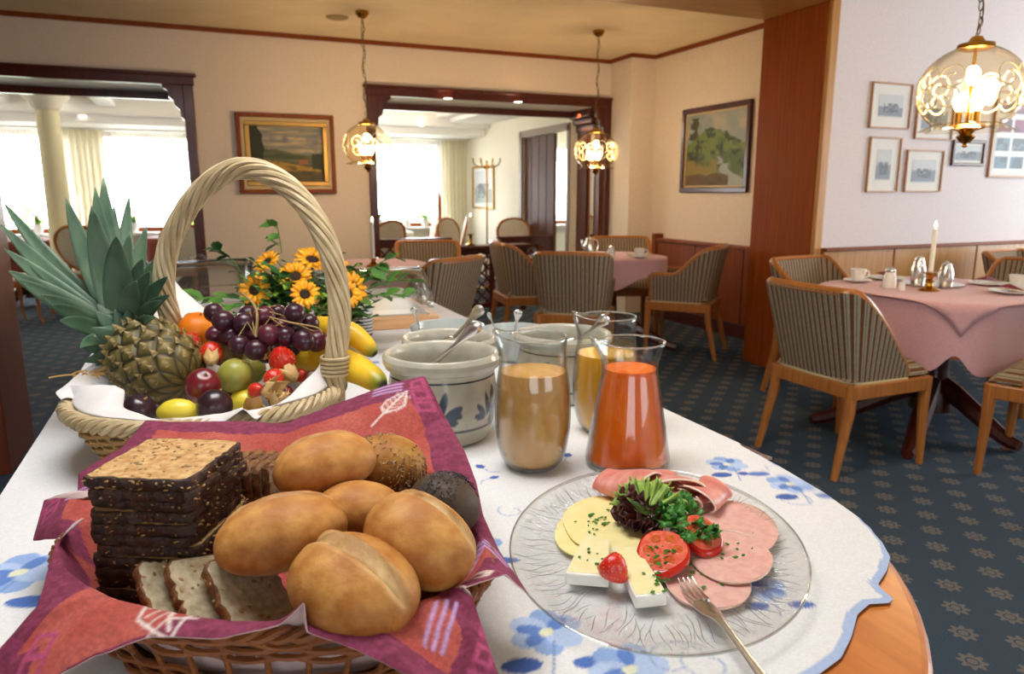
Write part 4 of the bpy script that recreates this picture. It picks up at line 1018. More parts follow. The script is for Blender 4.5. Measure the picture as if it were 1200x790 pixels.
strawberry('whole strawberry lying on the near end of the brie wedges', pl(-.050, -.120, FZ + .030), .0185, (.3, -.5, -.45), cal=False)
MAT['tomato'] = M('tomato_skin', 'c01c0e', rough=.2, coat=.4); MAT['pulp'] = M('tomato_pulp', 'd24a34', 'e07058', rough=.25, scale=120, bump=.3, bscale=90, coat=.3)
for (a, b, z, ti, lab) in ((.010, -.055, .016, (.1, .22), 'round tomato slice leaning on the brie, flecked with herbs'), (.062, -.002, .020, (-.25, .3), 'smaller tomato slice half hidden under the parsley')):
    t = thing('tomato_slice', lab, 'tomato'); r_ = .034 if z < .018 else .027
    disc(a, b, r_, r_ * 1.25, FZ + z, .010, 0, ti, seed=3).build('skin', MAT['tomato'], t)
    disc(a, b, r_ * .9, r_ * 1.12, FZ + z + .0102, .0008, 0, ti, seed=3).build('pulp', MAT['pulp'], t)
    for k in range(6):
        q = k * 1.047; aa, bb = a + r_ * .55 * math.cos(q), b + r_ * .68 * math.sin(q); o = disc(aa, bb, r_ * .2, r_ * .25, FZ + z + .0106 + ti[0] * (aa - a) + ti[1] * (bb - b), .0008, 0, ti, seed=k).build('seed_pocket', M('seed_pocket', 'c86a2c', 'b03c1c', scale=200, rough=.2), t)
# folded ham
MAT['ham'] = M('cured_ham', 'e0998a', 'd07a70', rough=.38, scale=28, stretch=(1, 3, 1), sss=.3, lo=.35, hi=.62); MAT['fat'] = M('ham_fat', 'efd2bc', rough=.35, sss=.3)
def ham(lab, c, L_, R_, ang, turns, seed):
    t = thing('ham_roll', lab, 'ham', c, ang); rn = random.Random(seed); G = []; n, m = 44, 16
    edge = []
    for j in range(m + 1):
        v = j / m; row = []
        for i in range(n + 1):
            u = i / n; a = -.6 + u * turns * 2 * math.pi; r_ = R_ * (1.25 - .75 * u) * (1 + .22 * math.sin(3 * v + seed) + .16 * math.sin(7 * u + 4 * v))
            row.append((r_ * math.cos(a) * 1.25, (v - .5) * L_ + .006 * math.sin(9 * u + seed), r_ * math.sin(a) * .62 + R_ * .62))
        G.append(row)
    MB().grid(G).build('slice', MAT['ham'], t, angle=0, solid=.0016)
    MB().tube(G[0], .0018, 5).build('fat_edge', MAT['fat'], t); MB().tube([r_[0] for r_ in G], .0018, 5).build('fat_edge', MAT['fat'], t)
    return t
a0 = math.atan2(E2.y, E2.x)
ham('loosely rolled ham slice at the far left of the cold cuts, next to the cheese', pl(-.052, .150, FZ + .006), .080, .031, a0 + 1.0, 1.2, 1)
ham('rolled ham slice in the middle of the three, pointing to the orange juice', pl(.014, .166, FZ + .008), .072, .029, a0 + .25, 1.3, 2)
ham('rolled ham slice by the round sausage slice', pl(.072, .152, FZ + .008), .07, .026, a0 - .6, 1.25, 3)
ham('small folded ham slice below the lettuce', pl(.022, .118, FZ + .008), .06, .022, a0 + .6, 1.1, 4)
# lettuce and parsley
MAT['lolloR'] = M('red_lettuce', '3a1418', '5a2620', rough=.4, scale=40); MAT['lolloG'] = M('green_lettuce', '8fae4c', 'a4c060', rough=.4, scale=30); MAT['parsley'] = M('parsley', '2c6a1c', '3f8428', rough=.4, scale=40)
def frill(n, m, w, l, seed, curl_=.02):
    G = []
    for j in range(m + 1):
        r_ = j / m; row = []
        for i in range(n + 1):
            th = (i / n * 2 - 1) * 1.15; rr = l * r_ * (1 + .06 * math.sin(9 * th + seed) * r_); am = .0085 * r_ ** 2.2
            row.append((rr * math.sin(th) * 1.1 + am * .6 * math.cos(17 * th + seed), rr * math.cos(th) + .002 * math.sin(31 * th), .010 * r_ + am * math.sin(17 * th + seed) + .35 * am * math.sin(41 * th)))
        G.append(row)
    return MB().grid(G)
lt = thing('lettuce_garnish', 'frilly lettuce tuft, dark red with a pale green leaf, between ham and tomato', 'lettuce', pl(-.012, .045, FZ + .012))
for k, (ang, tilt, w, l, mt) in enumerate([(1.9, .25, .030, .048, 'lolloR'), (2.5, .12, .030, .046, 'lolloR'), (3.2, .2, .028, .042, 'lolloR'), (1.2, .45, .030, .048, 'lolloR'), (.5, .75, .026, .050, 'lolloG'), (-.1, .6, .028, .05, 'lolloG'), (2.2, .6, .024, .036, 'lolloR')]):
    o = frill(90, 10, w, l, k).build('leaf', MAT[mt], lt, angle=0, solid=.0006); o.rotation_euler = (tilt, 0, ang - .6)
    o.location = (0, 0, .004 * k)
def parsley(lab, loc, rad, n, seed):
    t = thing('parsley_sprig', lab, 'parsley', loc); rn = random.Random(seed)
    outl = [(0, 0), (.3, .15), (.28, .4), (.55, .42), (.42, .62), (.6, .85), (.3, .82), (.2, 1.05), (0, .88), (-.2, 1.05), (-.3, .82), (-.6, .85), (-.42, .62), (-.55, .42), (-.28, .4), (-.3, .15)]
    lm = None
    for k in range(n):
        a = rn.uniform(0, 6.28); d = rad * rn.uniform(.1, 1); s = rn.uniform(.8, 1.25)
        if lm is None:
            V = [(x * .015, y * .017, .003 * math.sin(9 * x) + .002 * y) for x, y in outl] + [(0, .008, .003)]; N = len(outl)
            lm = MB().add(V, [(i, (i + 1) % N, N) for i in range(N)]).build('leaflet', MAT['parsley'], t, angle=0, solid=.0005); o = lm
        else: o = inst('leaflet', lm, t); m_ = o.modifiers.new('s', 'SOLIDIFY'); m_.thickness = .0005
        o.location = (d * math.cos(a), d * math.sin(a) * 1.1, rn.uniform(.0, .026) * (1 - .4 * d / rad)); o.rotation_euler = (rn.uniform(-.6, .9), rn.uniform(-.6, .6), a - 1.57 + rn.uniform(-.6, .6)); o.scale = (s, s, s)
    for k in range(4):
        a = rn.uniform(0, 6.28); MB().tube([(0, 0, -.004), (rad * .5 * math.cos(a), rad * .5 * math.sin(a), .012)], .0008, 5).build('stalk', MAT['parsley'], t)
    return t
parsley('bushy sprig of parsley on top of the lettuce', pl(.018, .048, FZ + .024), .032, 48, 3)
parsley('sprig of parsley between the two tomato slices', pl(.046, -.005, FZ + .026), .024, 30, 4)
b = MB(); rn = random.Random(5)
for k in range(150):
    w = rn.choice([(-.08, .05, .04, .06, .0105), (-.06, .02, .04, .05, .0105), (.09, -.01, .05, .06, .0125), (.11, .08, .05, .05, .006), (.0, -.11, .02, .05, .0225), (.01, -.055, .025, .03, .0285), (.06, -.07, .035, .05, .006), (-.08, -.08, .02, .04, .0225)])
    p = pl(w[0] + rn.gauss(0, .5) * w[2], w[1] + rn.gauss(0, .5) * w[3], FZ + w[4]); s = rn.uniform(.0016, .0042)
    b.box(p, (s, s * 1.5, .0008), rn.uniform(0, 3))
o = put(b, 'chopped_herbs', MAT['parsley'], 'chopped green herbs strewn over the cheese and sausage', 'herbs'); o['kind'] = 'stuff'
# fork
def fork():
    t = thing('fork', 'silver fork lying across the near rim of the glass platter', 'fork')
    A_, B_ = pl(.058, -.148, FZ + .014), pl(.128, -.335, FZ + .018); d = (B_ - A_).normalized(); sd = Vector((d.y, -d.x, 0)).normalized(); up = sd.cross(d)
    def P(s, w, h=0): return A_ + d * s + sd * w + up * h
    prof = [(-.010, .0115), (.004, .0135), (.02, .0125), (.035, .008), (.05, .0042), (.09, .0036), (.14, .006), (.18, .0085), (.20, .008), (.208, .003)]
    G = []
    for s, w in prof:
        hh = .006 * math.exp(-((s - .0) / .03) ** 2) * -1 + .004 * math.exp(-((s - .055) / .03) ** 2)
        G.append([P(s, w * u, hh + .0022 * (1 - u * u)) for u in np.linspace(-1, 1, 9)])
    MB().grid(G).build('handle', MAT['silver'], t, angle=0, solid=.0022, sub=1)
    for k in range(4):
        u = -1 + 2 * k / 3; b = MB(); b.tube([P(-.008, .0103 * u, -.0035), P(-.025, .0103 * u, -.006), P(-.045, .0098 * u, -.0042), P(-.056, .0092 * u, .000)], [.0019, .0017, .0015, .0008], 6); b.build('tine', MAT['silver'], t)
fork()

# ================================================================ woven baskets
MAT['wickerD'] = M('brown_wicker', '6e3a1a', '8f5426', rough=.5, scale=30, stretch=(1, 1, 6), lo=.3, hi=.7)
MAT['wickerL'] = M('pale_willow', 'b49c74', 'cfbd98', rough=.5, scale=25, lo=.3, hi=.7)
MAT['wickerM'] = M('tan_willow', '9a7440', 'b48c54', rough=.5, scale=25, lo=.3, hi=.7)
def ellp(c, a, b, ax, t, f=1.):
    u, v = a * f * math.cos(t), b * f * math.sin(t); return (c[0] + u * ax[0] - v * ax[1], c[1] + u * ax[1] + v * ax[0])
def weave(t, c, a, b, ax, bands, nst, sr, mat, smat, z0, z1, f0, f1):
    """bands: list of (z_lo, z_hi, count); stakes run from z0 to z1, scale f0 to f1"""
    ff = lambda z: f0 + (f1 - f0) * (z - z0) / (z1 - z0)
    for k in range(nst):
        q = 2 * math.pi * k / nst; P = [ellp(c, a, b, ax, q, ff(z)) + (z,) for z in np.linspace(z0, z1, 5)]
        MB().tube(P, sr * .9, 6).build('stake', smat, t)
    row = 0
    for lo, hi, n in bands:
        for i in range(n):
            z = lo + (hi - lo) * (i / max(1, n - 1)); P = []
            for j in range(nst * 4):
                q = 2 * math.pi * j / (nst * 4); w = math.sin(q * nst / 2 + math.pi * row) * sr * 1.3
                x, y = ellp(c, a + w, b + w, ax, q, ff(z)); P.append((x, y, z + .0012 * math.sin(q * 7 + row)))
            MB().tube(P, sr, 6, closed=True).build('weave_strand', mat, t); row += 1
def rope(t, c, a, b, ax, z, n, turns, R_, r_, mat, name='rim_strand', f=1.):
    for k in range(n):
        P = []
        for j in range(200):
            q = 2 * math.pi * j / 200; w = q * turns + 2 * math.pi * k / n
            x, y = ellp(c, a + R_ * math.cos(w), b + R_ * math.cos(w), ax, q, f); P.append((x, y, z + R_ * math.sin(w)))
        MB().tube(P, r_, 6, closed=True).build(name, mat, t)
BC, BA = (.05, .805), (.79, -.613)
bb_ = thing('bread_basket', 'brown oval wicker basket of bread lined with a wine red napkin', 'basket')
MB().prism([ellp(BC, .255, .16, BA, 2 * math.pi * k / 48, .80) for k in range(48)], TZ + .004, TZ + .012).build('base', MAT['wickerD'], bb_, smooth=False)
weave(bb_, BC, .255, .16, BA, [(TZ + .010, TZ + .034, 4), (TZ + .062, TZ + .090, 5)], 36, .0034, MAT['wickerD'], MAT['wickerD'], TZ + .008, TZ + .094, .82, .985)
rope(bb_, BC, .255, .16, BA, TZ + .096, 3, 26, .005, .0042, MAT['wickerD'], f=.99)

# ---------------------------------------------------------------- printed napkin in the bread basket
NB = [(0.3100, 1.0710, 0.9690), (0.2500, 1.0930, 0.9530), (0.1840, 1.1050, 0.9310), (0.1030, 1.1270, 0.9000), (-0.0130, 1.1690, 0.9050), (-0.0970, 1.2090, 0.9050), (-0.1250, 1.1370, 0.8900), (-0.1770, 1.0990, 0.8720), (-0.1700, 1.0340, 0.8680), (-0.1560, 0.9980, 0.8720),
      (-0.2190, 1.0910, 0.8450), (-0.2170, 0.9940, 0.8300), (-0.1810, 0.9340, 0.8520), (-0.1410, 0.8800, 0.8950), (-0.1710, 0.8820, 0.8720), (-0.1690, 0.7580, 0.8620), (-0.1940, 0.7250, 0.8450), (-0.2220, 0.7020, 0.8050), (-0.1470, 0.6720, 0.8350), (-0.1130, 0.6680, 0.8500),
      (-0.0660, 0.6540, 0.8660), (-0.0080, 0.6260, 0.8680), (0.0390, 0.6140, 0.8760), (0.0600, 0.5950, 0.9050), (0.0610, 0.5980, 0.8730), (0.0980, 0.5610, 0.8680), (0.1350, 0.5260, 0.8550), (0.1890, 0.4990, 0.8000), (0.2160, 0.5270, 0.8250), (0.2140, 0.5980, 0.8720),
      (0.2060, 0.6020, 0.8780), (0.2600, 0.6220, 0.8720), (0.3030, 0.6590, 0.8150), (0.2860, 0.7050, 0.8520), (0.2870, 0.7570, 0.8720), (0.3010, 0.8160, 0.8880), (0.3100, 0.8840, 0.9050), (0.3260, 1.0190, 0.9120)]
def polyline(P, n):
    P = [Vector(p) for p in P] + [Vector(P[0])]; d = [0.]
    for a, b in zip(P, P[1:]): d.append(d[-1] + (b - a).length)
    out = []; i = 0
    for k in range(n):
        s = d[-1] * k / n
        while d[i + 1] < s: i += 1
        out.append(P[i].lerp(P[i + 1], (s - d[i]) / (d[i + 1] - d[i])))
    return out
def polar_cloth(NBs, n, nin, nout, c, a, b, ax, rimz, floorz, fr=.97, fb=.72, soft=1, wr=.003, seed=1, zc=None):
    B = polyline(NBs, n)
    for _ in range(soft): B = [(B[i - 1] + B[i] * 2 + B[(i + 1) % n]) / 4 for i in range(n)]
    rows = []; Rm = []
    for p in B:
        u = (p.x - c[0]) * ax[0] + (p.y - c[1]) * ax[1]; v = -(p.x - c[0]) * ax[1] + (p.y - c[1]) * ax[0]; q = math.atan2(v / b, u / a); Rm.append(q)
    Rm = np.unwrap(np.array(Rm)); ker = np.ones(15) / 15; ext = np.concatenate([Rm[-7:] - (Rm[-1] - Rm[0] > 3) * 2 * np.pi + (Rm[0] - Rm[-1] > 3) * 2 * np.pi, Rm, Rm[:7] + (Rm[-1] - Rm[0] > 3) * 2 * np.pi - (Rm[0] - Rm[-1] > 3) * 2 * np.pi]); Rm = np.convolve(ext, ker, 'valid')
    rim = [Vector(ellp(c, a, b, ax, q, fr) + (rimz,)) for q in Rm]; fl = [Vector(ellp(c, a, b, ax, q, fb) + (floorz,)) for q in Rm]; ce = Vector((c[0], c[1], floorz))
    for i in range(nin):
        t = i / nin
        if t < .5: rows.append([ce.lerp(fl[k], .15 + .85 * t * 2) for k in range(n)])
        else: rows.append([fl[k].lerp(rim[k], (t - .5) * 2) for k in range(n)])
    for i in range(nout + 1):
        t = i / nout; row = []
        for k in range(n):
            p = rim[k].lerp(B[k], t); L_ = (B[k] - rim[k]).length; p = p.copy(); p.z += 4 * t * (1 - t) * min(.012, L_ * .12)
            row.append(p)
        rows.append(row)
    A = np.array([[tuple(p) for p in r_] for r_ in rows]); m = len(rows)
    X, Y = A[:, :, 0].ravel(), A[:, :, 1].ravel(); A[:, :, 2] += (wr * (fbm(X * 4 + 3, Y * 4 + 2, seed, 4, 5) - .5) * 2).reshape(m, n)
    bm_ = MB(); bm_.v = [tuple(p) for p in A.reshape(-1, 3).tolist()]
    idx = np.arange(m * n).reshape(m, n); nx = np.roll(idx, -1, 1); q = np.stack([idx[:-1], idx[1:], nx[1:], nx[:-1]], -1).reshape(-1, 4); bm_.f = [tuple(r_) for r_ in q.tolist()]
    # distance in from the hem
    D = np.zeros((m, n)); seg = np.linalg.norm(np.diff(A, axis=0), axis=2)
    for i in range(m - 2, -1, -1): D[i] = D[i + 1] + seg[i]
    return bm_, A.reshape(-1, 3), D.ravel()
nb, NV, ND = polar_cloth(NB, 820, 24, 60, BC, .255, .16, BA, TZ + .108, TZ + .018, seed=3)
C = np.tile(hx('b0483e', False), (len(NV), 1)); C = mixc(C, np.clip((fbm(NV[:, 0] * 9 + 5, NV[:, 1] * 9, 61, 3, 3) - .4) * 3, 0, 1), 'be5c50')
_d = [0.]
for _a, _b in zip(NB, NB[1:] + NB[:1]): _d.append(_d[-1] + math.dist(_a, _b))
_t = np.interp(np.linspace(0, _d[-1], 820, endpoint=False), _d, np.arange(len(NB) + 1)); _w = np.ones(820); _w[(_t > 17.5) & (_t < 20.2)] = .06
_w = np.convolve(np.concatenate([_w[-4:], _w, _w[:4]]), np.ones(9) / 9, 'valid'); _w = np.tile(_w, len(NV) // 820)
edge_n = .050 + .012 * fbm(NV[:, 0] * 6 + 4, NV[:, 1] * 6 + 4, 62, 2, 4); edge_n = edge_n * _w; C = mixc(C, (ND < edge_n).astype(float), '7e2748'); C = mixc(C, ((ND < edge_n) & (fbm(NV[:, 0] * 40 + 4, NV[:, 1] * 40 + NV[:, 2] * 40, 63, 2, 3) > .52)).astype(float) * .5, '963a62')
def marks(c, e, f, items):
    """print on one corner of the napkin: c corner, e and f along its two hems; items in metres from the corner"""
    global C
    c, e, f = np.array(c), np.array(e), np.array(f); ex = (e - c) / np.linalg.norm(e - c); fy = (f - c); fy = fy - ex * (fy @ ex); fy /= np.linalg.norm(fy); nz = np.cross(ex, fy)
    d = NV - c; X, Y, Zd = d @ ex, d @ fy, np.abs(d @ nz); near = (Zd < .04)
    for it in items:
        C0 = C.copy()
        if it[0] == 'sq':
            x, y, s = it[1:]; stroke(C, X, Y, [(x, y), (x + s, y), (x + s, y + s), (x, y + s), (x, y)], .0022, 'b84a78')
        elif it[0] == 'ln':
            x, y, l, dy = it[1:]
            for k in range(3): stroke(C, X, Y, [(x, y + k * dy), (x + l / 2, y + k * dy + .0015), (x + l, y + k * dy)], .0016, 'c4a4d8')
        elif it[0] == 'lf':
            x, y, s, r_ = it[1:]; R2 = lambda u, v: (x + s * (u * math.cos(r_) - v * math.sin(r_)), y + s * (u * math.sin(r_) + v * math.cos(r_)))
            stroke(C, X, Y, [R2(-.6, 0), R2(1, 0)], .0016, 'ecdcd6')
            for sg in (1, -1):
                stroke(C, X, Y, [R2(0, 0), R2(.25, .28 * sg), R2(.6, .32 * sg), R2(1.0, .1 * sg), R2(1.15, 0)], .0014, 'ecdcd6')
                for k in range(5): stroke(C, X, Y, [R2(.1 + .18 * k, .02 * sg), R2(.25 + .18 * k, .24 * sg)], .0012, 'ecdcd6', .8)
        C = np.where(near[:, None], C, C0)
marks((0.2900, 1.0720, 0.9610), (0.2980, 1.0260, 0.9170), (0.3060, 1.0610, 0.9670), [('sq', .004, .0, .015), ('sq', .026, .0, .015), ('sq', .048, .0, .015)])
marks((0.2360, 1.0890, 0.9330), (0.2800, 1.0730, 0.9420), (0.2370, 1.0980, 0.9490), [('ln', .0, .0, .045, .007)])
marks(NB[0], NB[2], NB[35], [('lf', .070, .080, .05, -2.3)])
marks(NB[11], NB[10], NB[12], [('sq', .022, .012, .018), ('sq', .045, .012, .018)])
marks(NB[10], (-0.1450, 1.0460, 0.8600), NB[11], [('sq', .014, .012, .016), ('sq', .014, .036, .016), ('ln', .062, .014, .04, .007)])
marks((-0.1750, 0.7060, 0.8560), (-0.1560, 0.6940, 0.8600), (-0.1730, 0.7290, 0.8560), [('sq', 0, 0, .020)])
marks((-0.1830, 0.6880, 0.8420), (-0.1620, 0.6750, 0.8460), (-0.1830, 0.7090, 0.8450), [('sq', 0, 0, .021)])
marks(NB[17], NB[16], NB[18], [('lf', .160, .088, .075, 2.2)])
marks(NB[32], NB[33], NB[31], [('ln', .036, .014, .04, .006), ('lf', .03, .075, .04, 1.)])
marks(NB[27], NB[28], NB[26], [('sq', .03, .014, .014), ('sq', .055, .014, .014), ('sq', .08, .014, .014), ('ln', .05, .055, .05, .008), ('lf', .12, .06, .05, 1.2)])
nb_m = M('printed_napkin', 'd8d8d8', 'ffffff', rough=.85, attr='mul', scale=220, bump=.3, bscale=400, dist=.0006)
o = put(nb, 'printed_napkin', [nb_m, M('napkin_reverse', 'cbb2ae', rough=.85)], 'wine red and coral napkin with printed squares and leaves in the bread basket', 'napkin', col=C, angle=0, solid=.0014)
o.modifiers[0].material_offset = 1; o.modifiers[0].material_offset_rim = 1; o.modifiers[0].offset = -1
# ---------------------------------------------------------------- bread rolls
MAT['crust'] = M('roll_crust', 'd8c0a4', 'ffffff', rough=.55, attr='mul', scale=35, bump=.5, bscale=110, dist=.0025, spec=.3)
def roll(lab, c, dims, rz, tilt=(0, 0), slash=True, split=.0, tone=('a5672c', 'cf9752', 'ecd2a0'), seeds=None, seed=0, open_=0.):
    rn = random.Random(seed); nu, nv = 72, 48; V = []; U_ = []
    for i in range(nv + 1):
        t = math.pi * i / nv
        for k in range(nu):
            a = 2 * math.pi * k / nu; x, y, z = math.cos(t), math.sin(t) * math.cos(a), math.sin(t) * math.sin(a)
            rr = 1 - .05 * abs(x) ** 3
            py = abs(y) ** .9 * (1 if y > 0 else -1); z2 = z if z > 0 else z * .8
            g = 0.
            if slash and z > 0:
                s = (y - split) ; w = (1 - abs(x) ** 4)
                g = w * (-.18 * math.exp(-(s / .07) ** 2) + .09 * math.exp(-((s - .13) / .07) ** 2) + .03 * math.exp(-((s + .15) / .08) ** 2)) * (1 + 2.2 * open_)
            V.append((x * dims[0] * rr, py * dims[1], (z2 + g) * dims[2])); U_.append((x, y, z))
    Uv = np.array(U_); n1 = fbm(Uv[:, 0] * 2 + 3, Uv[:, 1] * 2 + 3 + Uv[:, 2], 70 + seed, 4, 3)
    C = np.tile(hx(tone[0], False), (len(V), 1)); top = np.clip((Uv[:, 2] + .5) * .8 + (n1 - .5) * 1.0, 0, 1); C = mixc(C, top, tone[1]); C = mixc(C, np.clip(-.15 - Uv[:, 2], 0, 1) * 1.2 * .8, tone[2])
    if slash:
        s = Uv[:, 1] - split; C = mixc(C, np.exp(-((s) / (.08 + .08 * open_)) ** 2) * (Uv[:, 2] > 0) * (1 - np.abs(Uv[:, 0]) ** 6) * np.clip(.8 + .5 * n1, 0, 1), tone[2])
    b = MB(); b.v = V; b.f = [(i * nu + k, (i + 1) * nu + k, (i + 1) * nu + (k + 1) % nu, i * nu + (k + 1) % nu) for i in range(nv) for k in range(nu)]
    E_ = Euler((tilt[0], tilt[1], rz)).to_matrix()
    t = thing('bread_roll', lab, 'bread roll', c); b.xf(E_).build('crust', MAT['crust'], t, col=np.clip(C, 0, 1), angle=0)
    if seeds:
        sm, ns, sz = seeds; sb = MB()
        for k in range(ns):
            while True:
                i = rn.randrange(len(V))
                if U_[i][2] > -.25: break
            p = Vector(V[i]) + Vector((rn.gauss(0, .0015), rn.gauss(0, .0015), rn.gauss(0, .0006))); nr = Vector(U_[i]).normalized(); q = nr.to_track_quat('Z', 'X').to_matrix() @ Matrix.Rotation(rn.uniform(0, 6.28), 3, 'Z')
            s = sz * rn.uniform(.7, 1.2); O = [(2 * s, 0, 0), (-2 * s, 0, 0), (0, s, 0), (0, -s, 0), (0, 0, s * .7), (0, 0, -s * .7)]
            sb.add([q @ Vector(o_) + p for o_ in O], [(0, 2, 4), (2, 1, 4), (1, 3, 4), (3, 0, 4), (2, 0, 5), (1, 2, 5), (3, 1, 5), (0, 3, 5)])
        o = sb.xf(E_).build('seeds', sm, t); o['kind'] = 'stuff'
    return t
def ang(p, q): return math.atan2(q[1] - p[1], q[0] - p[0])
roll('large golden roll with an open lengthwise split lying at the front of the basket', (0.1090, 0.6340, 0.8850), (.070, .053, .042), R(-58), (.15, .15), split=.05, open_=.55, seed=1)
roll('golden roll with a faint lengthwise seam beside the dark bread stack', (0.0570, 0.7480, 0.8950), (.072, .045, .040), R(-4), (.1, -.12), split=.3, seed=2)
roll('golden roll leaning upright at the end next to the poppy seed roll', (0.1830, 0.6660, 0.9020), (.064, .046, .042), R(-52), (.25, .35), split=.4, seed=3)
roll('topmost golden roll lying across the back of the basket', (0.1180, 0.8390, 0.9300), (.064, .041, .038), R(2), (.05, -.1), split=.25, seed=4)
roll('golden roll wedged under the others in the middle of the basket', (0.1430, 0.7770, 0.8920), (.055, .040, .036), R(-30), (0, 0), slash=False, seed=5)
roll('partly hidden roll at the bottom between the front rolls', (0.1760, 0.6850, 0.8580), (.05, .04, .034), R(10), (0, 0), slash=False, seed=8)
roll('roll coated with linseed and flakes behind the topmost golden roll', (0.1990, 0.8700, 0.9050), (.052, .044, .042), R(-25), (0, .1), slash=False, tone=('9a6224', 'b88640', 'd0a868'), seeds=(M('linseed', '6c4020', 'b08a50', rough=.4, scale=300), 800, .0016), seed=6)
roll('roll coated with black poppy seed against the napkin', (0.2370, 0.7560, 0.8920), (.046, .038, .038), R(-62), (0, .1), slash=False, tone=('4a3a2c', '54463a', '6a5a48'), seeds=(M('poppy_seed', '23242a', '34363c', rough=.5, scale=400), 2600, .0011), seed=7)
# ---------------------------------------------------------------- sliced bread
MAT['crumb'] = M('rye_crumb', 'b0814c', 'd3b07a', rough=.9, scale=90, detail=6, bump=.9, bscale=130, dist=.003, lo=.35, hi=.66)
MAT['crumbG'] = M('grey_crumb', 'a59678', 'c4b698', rough=.9, scale=110, detail=6, bump=.9, bscale=150, dist=.003, lo=.38, hi=.64)
MAT['dcrust'] = M('dark_seeded_crust', '26140a', '54301a', rough=.6, scale=70, detail=5, bump=1., bscale=90, dist=.006, lo=.38, hi=.7)
MAT['mcrust'] = M('brown_crust', '5a3018', '94622f', rough=.6, scale=70, detail=5, bump=1., bscale=90, dist=.006, lo=.35, hi=.7)
MAT['flake'] = M('sunflower_flake', 'a8834e', '7c5a30', rough=.6, scale=200)
def slice_mesh(w, d, th, seed, top=False):
    rn = random.Random(seed); P = rrect(0, 0, w / 2, d / 2, .012, 5); P = resample(P, 60); P = [(x + rn.gauss(0, .0012), y + rn.gauss(0, .0012)) for x, y in P]
    n = len(P); cr = MB(); V = []
    for f, z in ((.955, th), (1.0, th * .92), (1.012, th * .5), (1.0, th * .08), (.955, 0)):
        V += [(x * f, y * f, z + rn.gauss(0, .0003)) for x, y in P]
    cr.add(V, [(i * n + k, (i + 1) * n + k, (i + 1) * n + (k + 1) % n, i * n + (k + 1) % n) for i in range(4) for k in range(n)])
    cm = MB()
    for z, fl in ((th, 0), (0, 1)):
        V = [(0, 0, z)] + [(x * .957, y * .957, z) for x, y in P]; cm.add(V, [((0, 1 + k, 1 + (k + 1) % n) if not fl else (0, 1 + (k + 1) % n, 1 + k)) for k in range(n)])
    return cr, cm
protos = []
def bread_slice(lab, c, rot, w, d, th, seed, crumb='crumb', group=None, flakes=0, crust='dcrust'):
    t = thing('bread_slice', lab, 'bread slice', c, group=group); t.rotation_euler = rot
    cr, cm = slice_mesh(w, d, th, seed); cr.build('crust', MAT[crust], t, angle=60); cm.build('crumb', MAT[crumb], t, smooth=False)
    if flakes:
        b = MB(); rn = random.Random(seed + 1)
        for k in range(flakes):
            if rn.random() < .5: x, y, z, s = rn.uniform(-.45, .45) * w, rn.uniform(-.45, .45) * d, th, rn.uniform(.0015, .004)
            else:
                e = rn.choice([(1, 0), (-1, 0), (0, 1), (0, -1)]); x = e[0] * w * .507 if e[0] else rn.uniform(-.48, .48) * w; y = e[1] * d * .507 if e[1] else rn.uniform(-.48, .48) * d; z, s = rn.uniform(.1, .9) * th, rn.uniform(.0015, .003)
            b.ell((x, y, z), (s, s * .6, s * .35), 6, 4, Euler((rn.uniform(-.4, .4), rn.uniform(-.4, .4), rn.uniform(0, 6))).to_matrix())
        o = b.build('grain_flakes', MAT['flake'], t); o['kind'] = 'stuff'
    return t
rn = random.Random(21)
for k in range(13):
    last = k == 12; z = TZ + .030 + k * .01285
    bread_slice('topmost dark wholegrain slice of the tall bread stack, crumb flecked with seeds' if last else 'dark wholegrain slice within the tall stack, below the top slice', (-.052 + (0 if last else rn.gauss(0, .0025)), .868 + (0 if last else rn.gauss(0, .0025)), z), (0, 0, R(-29) + (0 if last else rn.gauss(0, .035))), .118, .128, .0128, 30 + k, flakes=170 if last else 70, group=None if last else 'slices in the dark bread stack')
for k in range(6):
    p = Vector((0.0090, 0.9910, 0.8620)) + Vector((.9, -.4, 0)) * (.0145 * k)
    bread_slice('small grey-brown slice standing on edge between the bread stack and the rolls', (p.x, p.y, p.z), (R(90), 0, R(64 - 3 * k)), .075, .085, .011, 60 + k, 'crumbG', 'slices standing on edge', flakes=20, crust='mcrust')
_n = Vector((.42, -.36, .83)).normalized(); _x = Vector((.45, -.9, 0)); _x = (_x - _n * _x.dot(_n)).normalized(); LEAN = Matrix((_x, _n.cross(_x), _n)).transposed().to_euler()
for k, (px, rr) in enumerate(((((-0.0490, 0.7730, 0.8350)), 20), (((-0.0180, 0.7530, 0.8350)), 14), (((0.0210, 0.7280, 0.8320)), 8))):
    bread_slice(['short grey bread slice end nearest the napkin leaf print', 'grey bread slice in the middle of the three leaning at the basket front', 'largest grey bread slice leaning against the front golden roll'][k], px, LEAN, .085 + .015 * k, .075, .012, 80 + k, 'crumbG', flakes=40, crust='mcrust')
